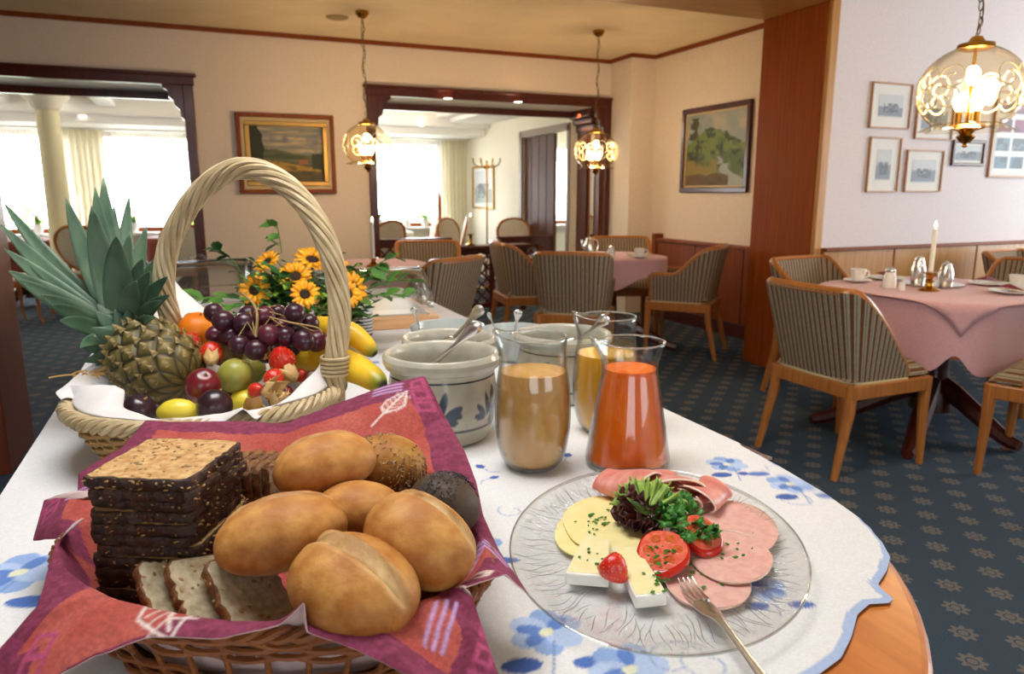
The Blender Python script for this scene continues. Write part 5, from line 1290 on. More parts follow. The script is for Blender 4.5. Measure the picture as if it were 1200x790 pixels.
# ================================================================ fruit basket
FC, FX = (.0, 1.49), (1.0, 0.0); FA, FB = .245, .225; FRZ = TZ + .112
fb = thing('fruit_basket', 'pale willow fruit basket with a tall twisted hoop handle', 'basket')
MB().prism([ellp(FC, FA, FB, FX, 2 * math.pi * k / 48, .76) for k in range(48)], TZ + .004, TZ + .012).build('base', MAT['wickerM'], fb, smooth=False)
weave(fb, FC, FA, FB, FX, [(TZ + .012, TZ + .096, 12)], 40, .0042, MAT['wickerM'], MAT['wickerM'], TZ + .008, TZ + .100, .78, .985)
rope(fb, FC, FA, FB, FX, FRZ - .004, 5, 15, .010, .0055, MAT['wickerL'])
HP = catmull([(-.045, 1.70, FRZ - .05), (-.05, 1.705, FRZ + .03), (-.075, 1.69, FRZ + .16), (-.058, 1.672, FRZ + .27), (.005, 1.625, FRZ + .375), (.085, 1.565, FRZ + .425), (.162, 1.50, FRZ + .395), (.222, 1.447, FRZ + .30), (.243, 1.424, FRZ + .17), (.226, 1.41, FRZ + .04), (.218, 1.405, FRZ - .05)], 14)
hd = MB().tube(HP, .013, 10).build('handle', MAT['wickerM'], fb)
for k in range(9):
    P = []; N = len(HP)
    for i, p in enumerate(HP):
        t = (HP[min(i + 1, N - 1)] - HP[max(i - 1, 0)]).normalized(); s = t.cross(Vector((.62, .78, 0))).normalized(); n_ = Vector((.62, .78, 0)); w = i * .15 + 2 * math.pi * k / 9
        P.append(p + s * (.0165 * math.cos(w)) + n_ * (.0165 * math.sin(w)))
    MB().tube(P, .0060, 6).build('strand', MAT['wickerL'], hd)
for q, z0 in ((HP[-16], 0), (HP[15], 0)):
    for k in range(5):
        MB().tube([(q.x + .026 * math.cos(a), q.y + .026 * math.sin(a), q.z - .018 + .008 * k) for a in np.linspace(0, 6.283, 20, endpoint=False)], .0035, 6, closed=True).build('binding', MAT['wickerL'], fb)
# white paper napkin lining it
LB = [(-0.0960, 2.0030, 1.0880), (-0.0500, 1.9460, 1.0200), (0.0130, 1.8850, 0.9620), (.10, 1.74, FRZ + .03), (.20, 1.66, FRZ + .035), (0.2210, 1.4680, 0.9350), (0.1940, 1.4190, 0.9130), (0.1230, 1.3300, 0.8820), (0.0650, 1.2500, 0.8740), (0.0460, 1.2400, 0.9000), (0.0140, 1.2440, 0.8750),
      (-0.0470, 1.2660, 0.8760), (-0.1000, 1.3240, 0.8760), (-0.1450, 1.3940, 0.8800), (-0.1410, 1.4160, 0.9050), (-0.1700, 1.4610, 0.9080), (-0.2420, 1.5090, 0.9020), (-0.2480, 1.4660, 0.8850), (-.262, 1.50, FRZ + .02), (-.235, 1.62, FRZ + .03), (-.15, 1.74, FRZ + .06)]
lb, LV, LD = polar_cloth(LB, 420, 14, 22, FC, FA, FB, FX, FRZ + .010, TZ + .022, fr=.95, fb=.70, wr=.003, seed=11)
put(lb, 'paper_napkin', M('white_paper_napkin', 'dcd7d6', rough=.85, bump=.15, bscale=120), 'white paper napkin lining the fruit basket with a tall pointed corner', 'napkin', angle=0, solid=.001)
# ---------------------------------------------------------------- pineapple
MAT['pineskin'] = M('pineapple_skin', 'e8e8e8', 'ffffff', rough=.5, attr='mul', scale=60, bump=.3, bscale=120)
MAT['crown'] = M('pineapple_leaf', '4a6450', '627c62', rough=.42, scale=9, stretch=(3, 3, 1), spec=.4)
MAT['crown2'] = M('pineapple_leaf_dark', '3c5442', '547054', rough=.45, scale=9, stretch=(3, 3, 1), spec=.4)
MAT['bract'] = M('dry_bract', '5c4e28', 'a88e58', rough=.6, scale=90)
def pineapple():
    P0, P1 = Vector((-0.0390, 1.5010, 0.8820)), Vector((-0.1560, 1.6560, 0.9540)); ax = (P1 - P0); L_ = .20; ax.normalize(); q = ax.to_track_quat('Z', 'X').to_matrix(); c = (P0 + P1) / 2
    t = thing('pineapple', 'ripe pineapple with a spreading grey-green crown lying in the fruit basket', 'pineapple', c)
    nu, nv = 150, 130; V = []; C = []
    rows, cols = 8, 9
    base_, tip_, dark, pale, gold = [np.array(hx(s, False)) for s in ('7c6c2e', 'c8b484', '16180c', '3e4c24', '8c5e22')]
    for i in range(nv + 1):
        s = i / nv; z = (s - .5) * L_; R_ = .070 * (1 - abs(2 * s - 1) ** 3.2) ** .5 if 0 < s < 1 else 0
        for k in range(nu):
            a = k / nu * cols; best = None
            fr_ = s * rows; 
            d1 = (a + fr_ / 2.) % 1; d2 = (a - fr_ / 2.) % 1        # two spiral families bound each eye
            e = min(d1, 1 - d1, d2, 1 - d2) * 2; ce = min(1, math.hypot((d1 - .5), (d2 - .5)) * 1.9)
            h = min(1, e * 2.0) ** .8; sp = math.exp(-(ce / .22) ** 2)
            r_ = R_ * (1 + .10 * h + .06 * sp); th = 2 * math.pi * k / nu; V.append((r_ * math.cos(th), r_ * math.sin(th), z + .004 * sp))
            col = dark * (1 - h) + (base_ * (1 - .5 * s) + pale * .5 * s) * h
            rim_ = math.exp(-((ce - .5) / .16) ** 2); col = col * (1 - .55 * rim_) + pale * .55 * rim_; col = col * (1 - .6 * sp) + tip_ * .6 * sp; col = col * (1 - .3 * (1 - s) * h) + gold * .3 * (1 - s) * h; C.append(col)
    b = MB(); b.v = V; b.f = [(i * nu + k, i * nu + (k + 1) % nu, (i + 1) * nu + (k + 1) % nu, (i + 1) * nu + k) for i in range(nv) for k in range(nu)]
    b.xf(q).build('fruit_body', MAT['pineskin'], t, col=np.array(C), angle=0)
    bm_ = None
    for i in range(rows * 2 + 1):
        s = (i + .5) / (rows * 2); R_ = .070 * max(0, 1 - abs(2 * s - 1) ** 3.2) ** .5
        if s > .97 or R_ < .02: continue
        for k in range(cols):
            a0_ = (k + (.5 if i % 2 == 0 else 0) + .25 * 0) / cols * 2 * math.pi; p = Vector((R_ * 1.15 * math.cos(a0_), R_ * 1.15 * math.sin(a0_), (s - .5) * L_))
            if bm_ is None:
                V_ = [(-.007, 0, -.002), (.007, 0, -.002), (.004, .006, .001), (0, .015, .0045), (-.004, .006, .001), (0, .004, .0035)]
                bm_ = MB().add(V_, [(0, 1, 5), (1, 2, 5), (2, 3, 5), (3, 4, 5), (4, 0, 5)]).build('bract', MAT['bract'], t, angle=0); o = bm_
            else: o = inst('bract', bm_, t)
            n_ = Vector((math.cos(a0_), math.sin(a0_), .15 * (2 * s - 1))).normalized(); up_ = Vector((0, 0, 1)); xx = up_.cross(n_).normalized(); yy = n_.cross(xx)
            o.matrix_local = Matrix.Translation(q @ p) @ (q @ Matrix((xx, yy, n_)).transposed()).to_4x4()
    # crown
    B0 = ax * (L_ * .5 - .012)
    def leaf(base, tip, w, bend, side=None, mat='crown'):
        d = tip - base; mid = base + d * .5 + bend; P = bez([base, base + (mid - base) * .9, mid + (tip - mid) * .35, tip], 14)
        out = (base + d * .3 - B0 * 1.0 + ax * .001); G = []
        for i, p in enumerate(P):
            u = i / 13; tg = (P[min(i + 1, 13)] - P[max(i - 1, 0)]).normalized(); n_ = (side or Vector((0, -1, .35))); s = tg.cross(n_).normalized(); nn = s.cross(tg).normalized()
            ww = w * 1.2 * (min(1, .62 + u * 1.5) * (1 - u ** 2.4) ** .9 + .02)
            G.append([p + s * (ww * v) - nn * (ww * .40 * (1 - v * v)) for v in (-.5, -.28, 0, .28, .5)])
        MB().grid(G).build('leaf', MAT[mat], t, angle=0, solid=.0013)
    T = [((121, 208), 1.56, .044), ((111, 219), 1.52, .040), ((151, 228), 1.60, .034), ((77, 231), 1.50, .040), ((107, 242), 1.44, .050), ((136, 276), 1.40, .052), ((128, 238), 1.62, .036), ((134, 240), 1.58, .034), ((172, 264), 1.58, .036), ((186, 300), 1.52, .034), ((168, 302), 1.46, .034), ((152, 272), 1.50, .036),
         ((1, 263), 1.44, .036), ((3, 236), 1.52, .034), ((5, 291), 1.44, .034), ((10, 317), 1.41, .042), ((24, 329), 1.39, .040), ((48, 346), 1.37, .036), ((60, 358), 1.36, .030), ((70, 376), 1.35, .030), ((94, 408), 1.36, .024),
         ((196, 324), 1.44, .030), ((199, 346), 1.42, .026), ((190, 352), 1.38, .026), ((182, 372), 1.37, .022), ((176, 318), 1.42, .034), ((160, 330), 1.38, .036)]
    TIPS = [(-0.1790, 1.8140, 1.2830), (-0.1920, 1.7710, 1.2620), (-0.1340, 1.8320, 1.2460), (-0.2470, 1.7680, 1.2410), (-0.1910, 1.6740, 1.2240), (-0.1460, 1.5980, 1.1690), (-0.1780, 1.8680, 1.2280), (-0.1640, 1.8170, 1.2250), (-0.1020, 1.7810, 1.1810), (-0.0800, 1.6920, 1.1200), (-0.1060, 1.6370, 1.1220), (-0.1300, 1.7030, 1.1710), (-0.3590, 1.7380, 1.1890), (-0.3720, 1.8420, 1.2330), (-0.3570, 1.7270, 1.1420), (-0.3450, 1.6800, 1.1020), (-0.3200, 1.6430, 1.0850), (-0.2820, 1.6000, 1.0600), (-0.2640, 1.5770, 1.0430), (-0.2500, 1.5540, 1.0160), (-0.2200, 1.5410, 0.9650), (-0.0630, 1.5890, 1.0870), (-0.0610, 1.5590, 1.0540), (-0.0730, 1.5190, 1.0490), (-0.0870, 1.5070, 1.0190), (-0.0930, 1.5820, 1.0990), (-0.1150, 1.5440, 1.0850)]
    for tp, (pp, d_, w) in zip(TIPS, T):
        tip = Vector(tp) - c; base = B0 + (tip - B0).normalized() * .010; dd = tip - base
        leaf(base, tip, w, ax * .030 + Vector((0, 0, .012 if pp[1] > 290 else .0)) + Vector((dd.x, dd.y, 0)) * .06, mat='crown' if w > .033 else 'crown2')
    rn = random.Random(4)
    u1 = ax.cross(Vector((0, 0, 1))).normalized(); u2 = ax.cross(u1).normalized()
    for k in range(38):
        a = k * 2.4; rr = .030 + .012 * (k % 3); base = B0 + ax * (-.008 + .006 * (k % 3)) + (u1 * math.cos(a) + u2 * math.sin(a)) * .020
        dr = (u1 * math.cos(a) + u2 * math.sin(a)); tip = base + dr * (.04 + .035 * rn.random()) + ax * (.01 + .07 * rn.random())
        leaf(base, tip, .030, ax * .012, side=(ax + dr * .6).normalized(), mat='crown2' if k % 2 else 'crown')
    return t
pineapple()
# ---------------------------------------------------------------- other fruit
MAT['orange'] = M('orange_peel', 'ee7a08', 'f58c18', rough=.4, scale=20, bump=.5, bscale=240, dist=.001)
MAT['lemon'] = M('lemon_peel', 'ddc82c', 'ead648', rough=.38, scale=20, bump=.4, bscale=220, dist=.001)
MAT['plumD'] = M('dark_plum', '1c1018', '3a1c28', rough=.28, scale=18, coat=.25); MAT['plumR'] = M('red_plum', '5a0f1c', '7e1c24', rough=.28, scale=18, coat=.25)
MAT['pear'] = M('green_pear', '8f8c34', 'a8a44c', rough=.4, scale=25); MAT['kiwi'] = M('kiwi_skin', '6c5228', '84683a', rough=.8, scale=120, bump=.3, bscale=300)
MAT['grape'] = M('dark_grape', '2c1020', '4c2034', rough=.3, scale=25, coat=.15); MAT['grapeR'] = M('red_grape', '4a1626', '6a2838', rough=.3, scale=25, coat=.15)
MAT['stem'] = M('dry_stem', '9a7c48', 'b0925c', rough=.7, scale=60); MAT['husk'] = M('dry_husk', 'c49a58', 'dcbc84', rough=.6, scale=40, stretch=(1, 1, .3)); MAT['raffia'] = M('raffia', 'c8984c', 'dcb468', rough=.7, scale=60)
MAT['banana'] = M('banana_peel', 'ffffff', 'f2ead0', rough=.4, attr='mul', scale=12)
def round_fruit(name, lab, cat, c, r, mat, dims=(1, 1, 1), rot=(0, 0, 0), tip=0., dimple=True):
    t = thing(name, lab, cat, c); E_ = Euler(rot).to_matrix()
    def fn(p):
        k = 1 - .10 * math.exp(-((1 - p.z) / .05)) + tip * math.exp(-((1 - p.z) / .06)) + tip * math.exp(-((1 + p.z) / .06)); return p * k
    MB().ell((0, 0, 0), (r * dims[0], r * dims[1], r * dims[2]), 36, 26, E_, fn).build('skin', mat, t, angle=0)
    if dimple: MB().tube([E_ @ Vector((0, 0, r * dims[2] * .86)), E_ @ Vector((.002, 0, r * dims[2] * 1.05))], [.003, .0018], 6).build('stalk', MAT['stem'], t)
    return t
round_fruit('orange', 'whole orange behind the pineapple body', 'orange', (-0.0170, 1.6750, 0.9590), .041, MAT['orange'], rot=(.3, .2, 0))
round_fruit('lemon', 'yellow lemon between the two dark plums', 'lemon', (-0.0580, 1.3830, 0.8650), .024, MAT['lemon'], (1, 1, 1.45), (R(90), 0, R(70)), tip=.10, dimple=False)
round_fruit('plum', 'dark plum at the rim beside the folded white napkin', 'plum', (-0.1260, 1.4330, 0.8590), .031, MAT['plumD'], (1, 1, 1.08), (.3, .5, 0))
round_fruit('plum', 'dark plum between the lemon and the physalis husks', 'plum', (0.0030, 1.3590, 0.8740), .031, MAT['plumD'], (1, 1, 1.05), (-.4, .4, 0))
round_fruit('plum', 'red plum lying on top of the dark plums', 'plum', (-0.0140, 1.4380, 0.8940), .033, MAT['plumR'], (1, 1, 1.1), (.6, .2, 0))
round_fruit('plum', 'red plum low beside the fallen husks at the rim', 'plum', (0.1230, 1.4160, 0.8620), .026, MAT['plumR'], (1, 1, 1.05), (.6, .2, 0))
round_fruit('pear', 'small green pear in the middle of the fruit basket', 'pear', (0.0450, 1.4800, 0.8980), .034, MAT['pear'], (1, 1, 1.05), (.1, .5, 0))
round_fruit('kiwi_fruit', 'brown kiwi fruit below the grapes', 'kiwi', (0.0350, 1.5780, 0.9250), .030, MAT['kiwi'], (1, 1, 1.25), (R(90), 0, .5), dimple=False)
round_fruit('plum', 'dark plum sunk between the green pear and the red plum', 'plum', (0.0300, 1.4880, 0.8540), .030, MAT['plumD'], (1, 1, 1.05), (.2, .9, 0))
round_fruit('lemon', 'lemon deep in the basket beside the tall husk', 'lemon', (0.0550, 1.4650, 0.8500), .026, MAT['lemon'], (1, 1, 1.3), (R(90), 0, .4), tip=.1, dimple=False)
round_fruit('apple', 'green apple filling the basket behind the large strawberry', 'apple', (0.0750, 1.6180, 0.8790), .038, MAT['pear'], (1, 1, .95), (.3, .2, 0))
round_fruit('orange', 'orange low in the basket below the grapes', 'orange', (0.1710, 1.6010, 0.8870), .036, MAT['orange'], rot=(.6, .2, 0))
for (p, r_, axd, lab) in (((-0.0310, 1.6120, 0.9490), .019, (.5, -.6, -.3), 'strawberry next to the orange'), ((0.0060, 1.5490, 0.9330), .024, (.3, -.8, -.5), 'strawberry with its green crown above the dried husk'), ((0.1320, 1.4490, 0.9290), .027, (-.2, -.5, .9), 'large strawberry standing in front of the banana'), ((0.1120, 1.4180, 0.9000), .020, (.3, -.8, -.4), 'strawberry between the physalis husk and the napkin corner'), ((0.0790, 1.4380, 0.8770), .015, (.4, -.7, .3), 'little strawberry showing under the physalis husk'), ((0.1640, 1.4500, 0.8950), .014, (.4, -.6, .4), 'little strawberry inside the pale husk by the handle')):
    strawberry(lab, p, r_, axd)
def banana(lab, P, r_):
    t = thing('banana', lab, 'banana'); C0 = catmull(P, 10); N = len(C0); rr = []
    for i in range(N):
        u = i / (N - 1); rr.append(r_ * float(np.interp(u, [0, .06, .12, .3, .7, .9, .97, 1], [.35, .38, .7, 1, 1, .72, .42, .28])))
    b = MB().tube(C0, rr, 10); u = np.repeat(np.linspace(0, 1, N), 10); k = np.tile(np.arange(10), N); C = np.tile(hx('e8bc20', False), (len(b.v), 1)); C = mixc(C, (k % 2 == 0) * .35, 'f2d048')
    C = mixc(C, smoothstep(.86, .98, u), '7c8a2c'); C = mixc(C, smoothstep(.975, 1, u), '3c3018'); C = mixc(C, 1 - smoothstep(.0, .1, u), '8c8a30')
    b.build('peel', MAT['banana'], t, col=C, angle=0, sub=1); return t
banana('upper banana curving out past the hoop handle', [(0.1710, 1.6570, 0.9400), (0.2250, 1.5730, 0.9660), (0.2790, 1.5040, 0.9590), (0.3170, 1.4570, 0.9210)], .026)
banana('lower banana curving down over the rim beside the hoop handle', [(0.1230, 1.6000, 0.8900), (0.1950, 1.5080, 0.9180), (0.2600, 1.4340, 0.9080), (0.3020, 1.3230, 0.8900)], .033)
# grapes
gr = thing('grape_bunch', 'bunch of dark red grapes on a dry stalk hanging over the fruit', 'grapes', (0.1250, 1.5470, 0.9580))
go = Vector(gr.location); gm = None
GP = [(0.0170, 1.6040, 1.0070), (0.0330, 1.5510, 0.9970), (0.0720, 1.5330, 0.9930), (0.1100, 1.5410, 1.0030), (0.1660, 1.4970, 1.0120), (0.1410, 1.5930, 0.9980), (0.0180, 1.5940, 0.9610), (0.0430, 1.5510, 0.9660), (0.0570, 1.4980, 0.9560), (0.1120, 1.4790, 0.9760), (0.1430, 1.4750, 0.9700), (0.1750, 1.4500, 0.9650), (0.2040, 1.4690, 0.9570), (0.0860, 1.4730, 0.9480), (0.1080, 1.5160, 0.9320), (0.1430, 1.5330, 0.9810), (0.1970, 1.5220, 0.9840), (0.1690, 1.5220, 0.9780), (0.0900, 1.5320, 0.9710), (0.0830, 1.6070, 0.9970), (0.0530, 1.5810, 0.9700), (0.1230, 1.5110, 0.9440), (0.0330, 1.5830, 0.9420), (0.1570, 1.5080, 0.9440)]
rn = random.Random(9)
for k, p in enumerate(GP):
    p = Vector(p) - go; r_ = rn.uniform(.0195, .022)
    if gm is None: gm = MB().ell((0, 0, 0), (1, 1, 1.06), 20, 14).build('grape', MAT['grape'], gr, angle=0); o = gm
    else: o = inst('grape', gm, gr)
    if k % 3 == 0 and k:
        if 'g2' not in globals(): g2 = gm.data.copy(); g2.materials[0] = MAT['grapeR']
        o.data = g2
    o.location = p; o.scale = (r_, r_, r_); o.rotation_euler = (rn.uniform(0, 3), rn.uniform(0, 3), 0)
ST = [Vector(p) - go for p in ((0.0720, 1.5890, 1.0480), (0.0950, 1.5290, 1.0210), (0.0890, 1.4980, 0.9690))]
MB().tube(catmull(ST, 6), .0028, 6).build('main_stalk', MAT['stem'], gr)
for k in (2, 5, 8, 10, 12, 14, 17): MB().tube([ST[1] if k % 2 else ST[2], (ST[1] + Vector(GP[k]) - go) / 2 + Vector((0, 0, .01)), Vector(GP[k]) - go + Vector((0, -.004, .018))], .0016, 5).build('stalklet', MAT['stem'], gr)
MB().tube(catmull([Vector(p) - go for p in ((0.1170, 1.4950, 1.0080), (0.1520, 1.4560, 1.0010), (0.2000, 1.4330, 0.9910), (0.2080, 1.4270, 0.9780))], 5), .002, 5).build('stalklet', MAT['stem'], gr)
# physalis husks and raffia
def husk(lab, c, s, seed, open_=.6):
    t = thing('physalis', lab, 'physalis', c); rn = random.Random(seed)
    for k in range(5):
        a = k * 1.257 + seed; P = bez([(0, 0, 0), (s * .6 * math.cos(a), s * .6 * math.sin(a), s * .3), (s * open_ * math.cos(a), s * open_ * math.sin(a), s * 1.5)], 8); G = []
        for i, p in enumerate(P):
            u = i / 7; w = s * .42 * math.sin(math.pi * min(1, .08 + u * .95)) ; sd = Vector((-math.sin(a), math.cos(a), 0)); rd = Vector((math.cos(a), math.sin(a), 0))
            G.append([p + sd * (w * v) - rd * (.25 * w * v * v) + rd * (.05 * w * math.sin(9 * v + 5 * u)) for v in (-1, -.5, 0, .5, 1)])
        MB().grid(G).build('husk_leaf', MAT['husk'], t, angle=0, solid=.0006)
    t.rotation_euler = (rn.uniform(-1.2, 1.2), rn.uniform(-1.2, 1.2), rn.uniform(0, 6)); return t
for (p, s, sd, lab) in (((0.0870, 1.3700, 0.8850), .034, 1, 'tall papery physalis husk standing in front of the pear'), ((0.0640, 1.3520, 0.8600), .032, 4, 'open papery husk lying on the rim'), ((0.1500, 1.4120, 0.8950), .030, 6, 'pale husk tucked under the large strawberry'), ((0.0030, 1.5030, 0.9220), .026, 8, 'cream dried husk between pineapple and red plum'), ((0.1080, 1.3440, 0.8590), .028, 11, 'split husk beside the binding of the handle'), ((0.0980, 1.4850, 0.9280), .02, 13, 'small husk under the lowest grape')):
    husk(lab, p, s, sd)
def raffia(lab, c, n, spread, seed):
    t = thing('raffia_tuft', lab, 'raffia', c); rn = random.Random(seed)
    for k in range(n):
        P = [(0, 0, 0)]; d = Vector((rn.gauss(0, 1) * spread[0], rn.gauss(0, 1) * spread[1], rn.uniform(-.3, 1) * spread[2])); P += [d * .5 + Vector((0, 0, .012 * rn.random())), d]
        MB().tube(catmull(P, 5), .0016, 4, flat=.4).build('fibre', MAT['raffia'], t)
raffia('raffia tuft spilling over the left rim by the napkin fold', (-0.2200, 1.6140, 0.8910), 26, (.028, .022, .015), 1)
raffia('raffia tuft between the pineapple crown and the orange', (-0.0510, 1.7130, 0.9660), 22, (.03, .025, .03), 2)

# ================================================================ flower arrangement
fa = thing('flower_arrangement', 'low arrangement of small sunflowers and mixed greenery in a round basket', 'flowers', (.30, 2.30, TZ + .003))
fo = Vector(fa.location)
MB().lathe([(0, 0), (.10, 0), (.13, .05), (.14, .09), (.13, .092), (0, .06)], 32).build('pot', MAT['wickerM'], fa)
MAT['sunp'] = M('sunflower_petal', 'f09a08', 'f8b018', rough=.5, scale=40); MAT['sunc'] = M('sunflower_eye', '1c120a', '3a2410', rough=.9, scale=200, bump=.6, bscale=300)
MAT['fern'] = M('fern_green', '3d6a28', '55842f', rough=.5, scale=30); MAT['darkleaf'] = M('glossy_leaf', '1f4a24', '2f6030', rough=.3, scale=12, coat=.2); MAT['silverleaf'] = M('eucalyptus', '6d8470', '82977f', rough=.5, scale=30); MAT['lime'] = M('lime_leaf', '74982c', '8cb03c', rough=.45, scale=30)
def sunflower(p, r_, nrm):
    c = Vector(p) - fo; q = Vector(nrm).to_track_quat('Z', 'X').to_matrix(); h = MB().lathe([(0, .010), (r_ * .25, .009), (r_ * .38, .003), (r_ * .40, -.004), (0, -.008)], 20).xf(q); h.v = [tuple(Vector(v) + c) for v in h.v]
    eye = h.build('flower_eye', MAT['sunc'], fa)
    for ring, n, l in ((0, 15, 1.0), (1, 13, .86)):
        for k in range(n):
            a = 2 * math.pi * (k + .5 * ring) / n + random.uniform(-.1, .1); l2 = l * random.uniform(.9, 1.1); w = r_ * .17; G = []
            for i in range(6):
                u = i / 5; rad = r_ * (.32 + .68 * u * l2); ww = w * math.sin(math.pi * (.18 + .80 * u)) ; zz = .002 + .004 * ring + r_ * .12 * math.sin(u * 2.2) * (1 + .5 * math.sin(k * 2.3))
                G.append([q @ Vector((rad * math.cos(a) - s * ww * math.sin(a), rad * math.sin(a) + s * ww * math.cos(a), zz - .25 * ww * (1 - s * s) * -1)) + c for s in (-1, 0, 1)])
            MB().grid(G).build('petal', MAT['sunp'], eye, angle=0, solid=.0008)
    MB().tube([c, c * .4 + Vector((0, 0, .03))], .004, 6).build('stem', MAT['fern'], fa)
for p, r_, n_ in (((0.1400, 2.2320, 0.9710), .050, (-.35, -.9, .25)), ((0.2550, 2.2330, 1.0030), .052, (-.1, -.75, .65)), ((0.2640, 2.1100, 0.9650), .045, (.0, -.85, .5)), ((0.3220, 2.3450, 1.0400), .062, (.1, -.5, .85)), ((0.3890, 2.3350, 1.0220), .055, (.4, -.6, .7)), ((0.4070, 2.1500, 0.9720), .055, (.55, -.75, .4)), ((0.3830, 2.1030, 0.9620), .042, (.3, -.9, .3)), ((0.1920, 2.3780, 1.0360), .045, (-.5, -.5, .7))):
    sunflower(p, r_, n_)
def sprig(c, d, n, ll, lw, mat, seed):
    rn = random.Random(seed); c, d = Vector(c), Vector(d); P = bez([c, c + d * .5 + Vector((0, 0, .02)), c + d], 8); s = MB().tube(P, .0018, 5).build('sprig_stem', MAT['fern'], fa); lm = None
    for k in range(n):
        u = (k + 1) / n; p = P[min(7, int(u * 7))]; a = math.atan2(d.y, d.x) + (1 if k % 2 else -1) * rn.uniform(.5, 1.1)
        if lm is None:
            V = [(0, 0, 0), (ll * .3, lw, .002), (ll * .7, lw * .8, .003), (ll, 0, -.004), (ll * .7, -lw * .8, .003), (ll * .3, -lw, .002), (ll * .5, 0, -.002)]
            lm = MB().add(V, [(0, 6, 1), (1, 6, 2), (2, 6, 3), (3, 6, 4), (4, 6, 5), (5, 6, 0)]).build('sprig_leaf', MAT[mat], s, angle=0); o = lm
        else: o = inst('sprig_leaf', lm, s)
        o.location = p; o.rotation_euler = (rn.uniform(-.6, .6), rn.uniform(-.7, .5), a); z = rn.uniform(.8, 1.2); o.scale = (z, z, z)
rn = random.Random(12)
for k in range(140):
    a = rn.uniform(0, 6.28); r0 = .02 + .10 * rn.random(); c = (r0 * math.cos(a), r0 * math.sin(a), .06 + .15 * rn.random()); e = rn.uniform(-.1, 1.0); l = rn.uniform(.07, .14)
    kd = rn.choice(['fern', 'fern', 'darkleaf', 'lime', 'silverleaf'])
    sprig(c, (l * math.cos(a) * math.cos(e), l * math.sin(a) * math.cos(e), l * math.sin(e)), 10, {'darkleaf': .05, 'lime': .02, 'fern': .03, 'silverleaf': .03}[kd], {'darkleaf': .012, 'lime': .008, 'fern': .006, 'silverleaf': .004}[kd], kd, k)
for (p, d_) in (((0.4210, 2.1380, 0.9430), (.15, -.02, .0)), ((0.4670, 2.2320, 0.9540), (.14, .03, .02)), ((0.1130, 2.1610, 0.9520), (-.16, -.02, .01)), ((0.0980, 2.1110, 0.9460), (-.15, -.06, -.01)), ((0.4680, 2.2940, 0.9870), (.1, 0, .06)), ((0.2380, 2.4090, 1.0640), (-.01, 0, .09)), ((0.1090, 2.3430, 1.0170), (-.06, 0, .07))):
    sprig(Vector(p) - fo, d_, 9, .06, .016, rn.choice(['darkleaf', 'fern']), int(p[0] * 1000) % 97)
for k in range(12):
    a = rn.uniform(2.6, 6.4); P = catmull([(.06 * math.cos(a), .06 * math.sin(a), .10), (.13 * math.cos(a + .3), .13 * math.sin(a + .3), .13 + .04 * rn.random()), (.16 * math.cos(a + .9), .16 * math.sin(a + .9), .09 + .04 * rn.random())], 6); MB().tube(P, .002, 5).build('twig', MAT['stem'], fa)

# striped paper cups stacked upside down
for k in range(7):
    z = TZ + .004 + .011 * k
    t = thing('striped_cup', 'white cup with dark rim line in the nested stack beside the acrylic cover', 'cup', (.488, 2.46, z), group='nested striped cups')
    MB().lathe([(0, .001), (.036, 0), (.043, .020), (.0425, .0215), (.035, .003), (0, .003)], 32).build('bowl', MAT['whiteware'], t)
    MB().lathe([(.0376, .0045), (.0412, .0145), (.0416, .0145), (.038, .0045)], 32).build('rim_line', M('navy_line', '39424e', rough=.4), t)

# ================================================================ acrylic covers on wooden boards
MAT['acryl'] = glass('clear_acrylic', (.96, .97, .97), ior=1.5, mul=1.3)
MAT['board'] = wood('beech_board', 'c89466', 'dcae80', stretch=(1, 10, 10), rough=.5, coat=0)
def rolltop(lab, x, y, rz, w, d, h, open_lid):
    t = thing('display_case', lab, 'display case', (x, y, TZ + .003), rz)
    MB().span(-w / 2, w / 2, -d / 2, d / 2, 0, .045).build('board', MAT['board'], t, smooth=False, bevel=.004)
    MB().span(-w / 2 + .03, w / 2 - .03, -d / 2 + .03, d / 2 - .03, .045, .05).build('tray', M('tray_steel', 'b8b2aa', rough=.45, metal=.3), t, smooth=False)
    def dome(a0, a1, s, name):
        G = []; hw = w / 2 * s - .012
        for i in range(20):
            a = R(a0 + (a1 - a0) * i / 19); G.append([(xx, -(d / 2 - .012) * s * math.cos(a), .05 + h * s * math.sin(a)) for xx in np.linspace(-hw, hw, 8)])
        b = MB().grid(G)
        for sx in (-hw, hw):
            V = [(sx, 0, .05)] + [(sx, -(d / 2 - .012) * s * math.cos(R(a0 + (a1 - a0) * i / 19)), .05 + h * s * math.sin(R(a0 + (a1 - a0) * i / 19))) for i in range(20)]
            b.add(V, [(0, i, i + 1) for i in range(1, 20)])
        o = b.build(name, MAT['acryl'], t, angle=30, solid=.003)
        for sx in (-hw, hw): MB().tube([(sx, q[0][1], q[0][2]) for q in G], .003, 6).build('edge', MAT['acryl'], o)
    dome(90, 180, 1.0, 'rear_shell'); dome(8, 95, .97, 'lid') if not open_lid else dome(70, 160, .97, 'lid')
    MB().tube([(-.03, -(d / 2) * .2, .05 + h + .004), (-.02, -(d / 2) * .2, .05 + h + .022), (.02, -(d / 2) * .2, .05 + h + .022), (.03, -(d / 2) * .2, .05 + h + .004)], .005, 8).build('knob', MAT['acryl'], t)
    return t
rolltop('clear domed acrylic case on a beech board right of the sunflowers', .64, 2.78, R(-3), .34, .46, .15, False)
rolltop('clear domed acrylic case with lid raised, behind the fruit basket handle', -.02, 2.95, R(8), .42, .5, .19, True)
rn = random.Random(3)
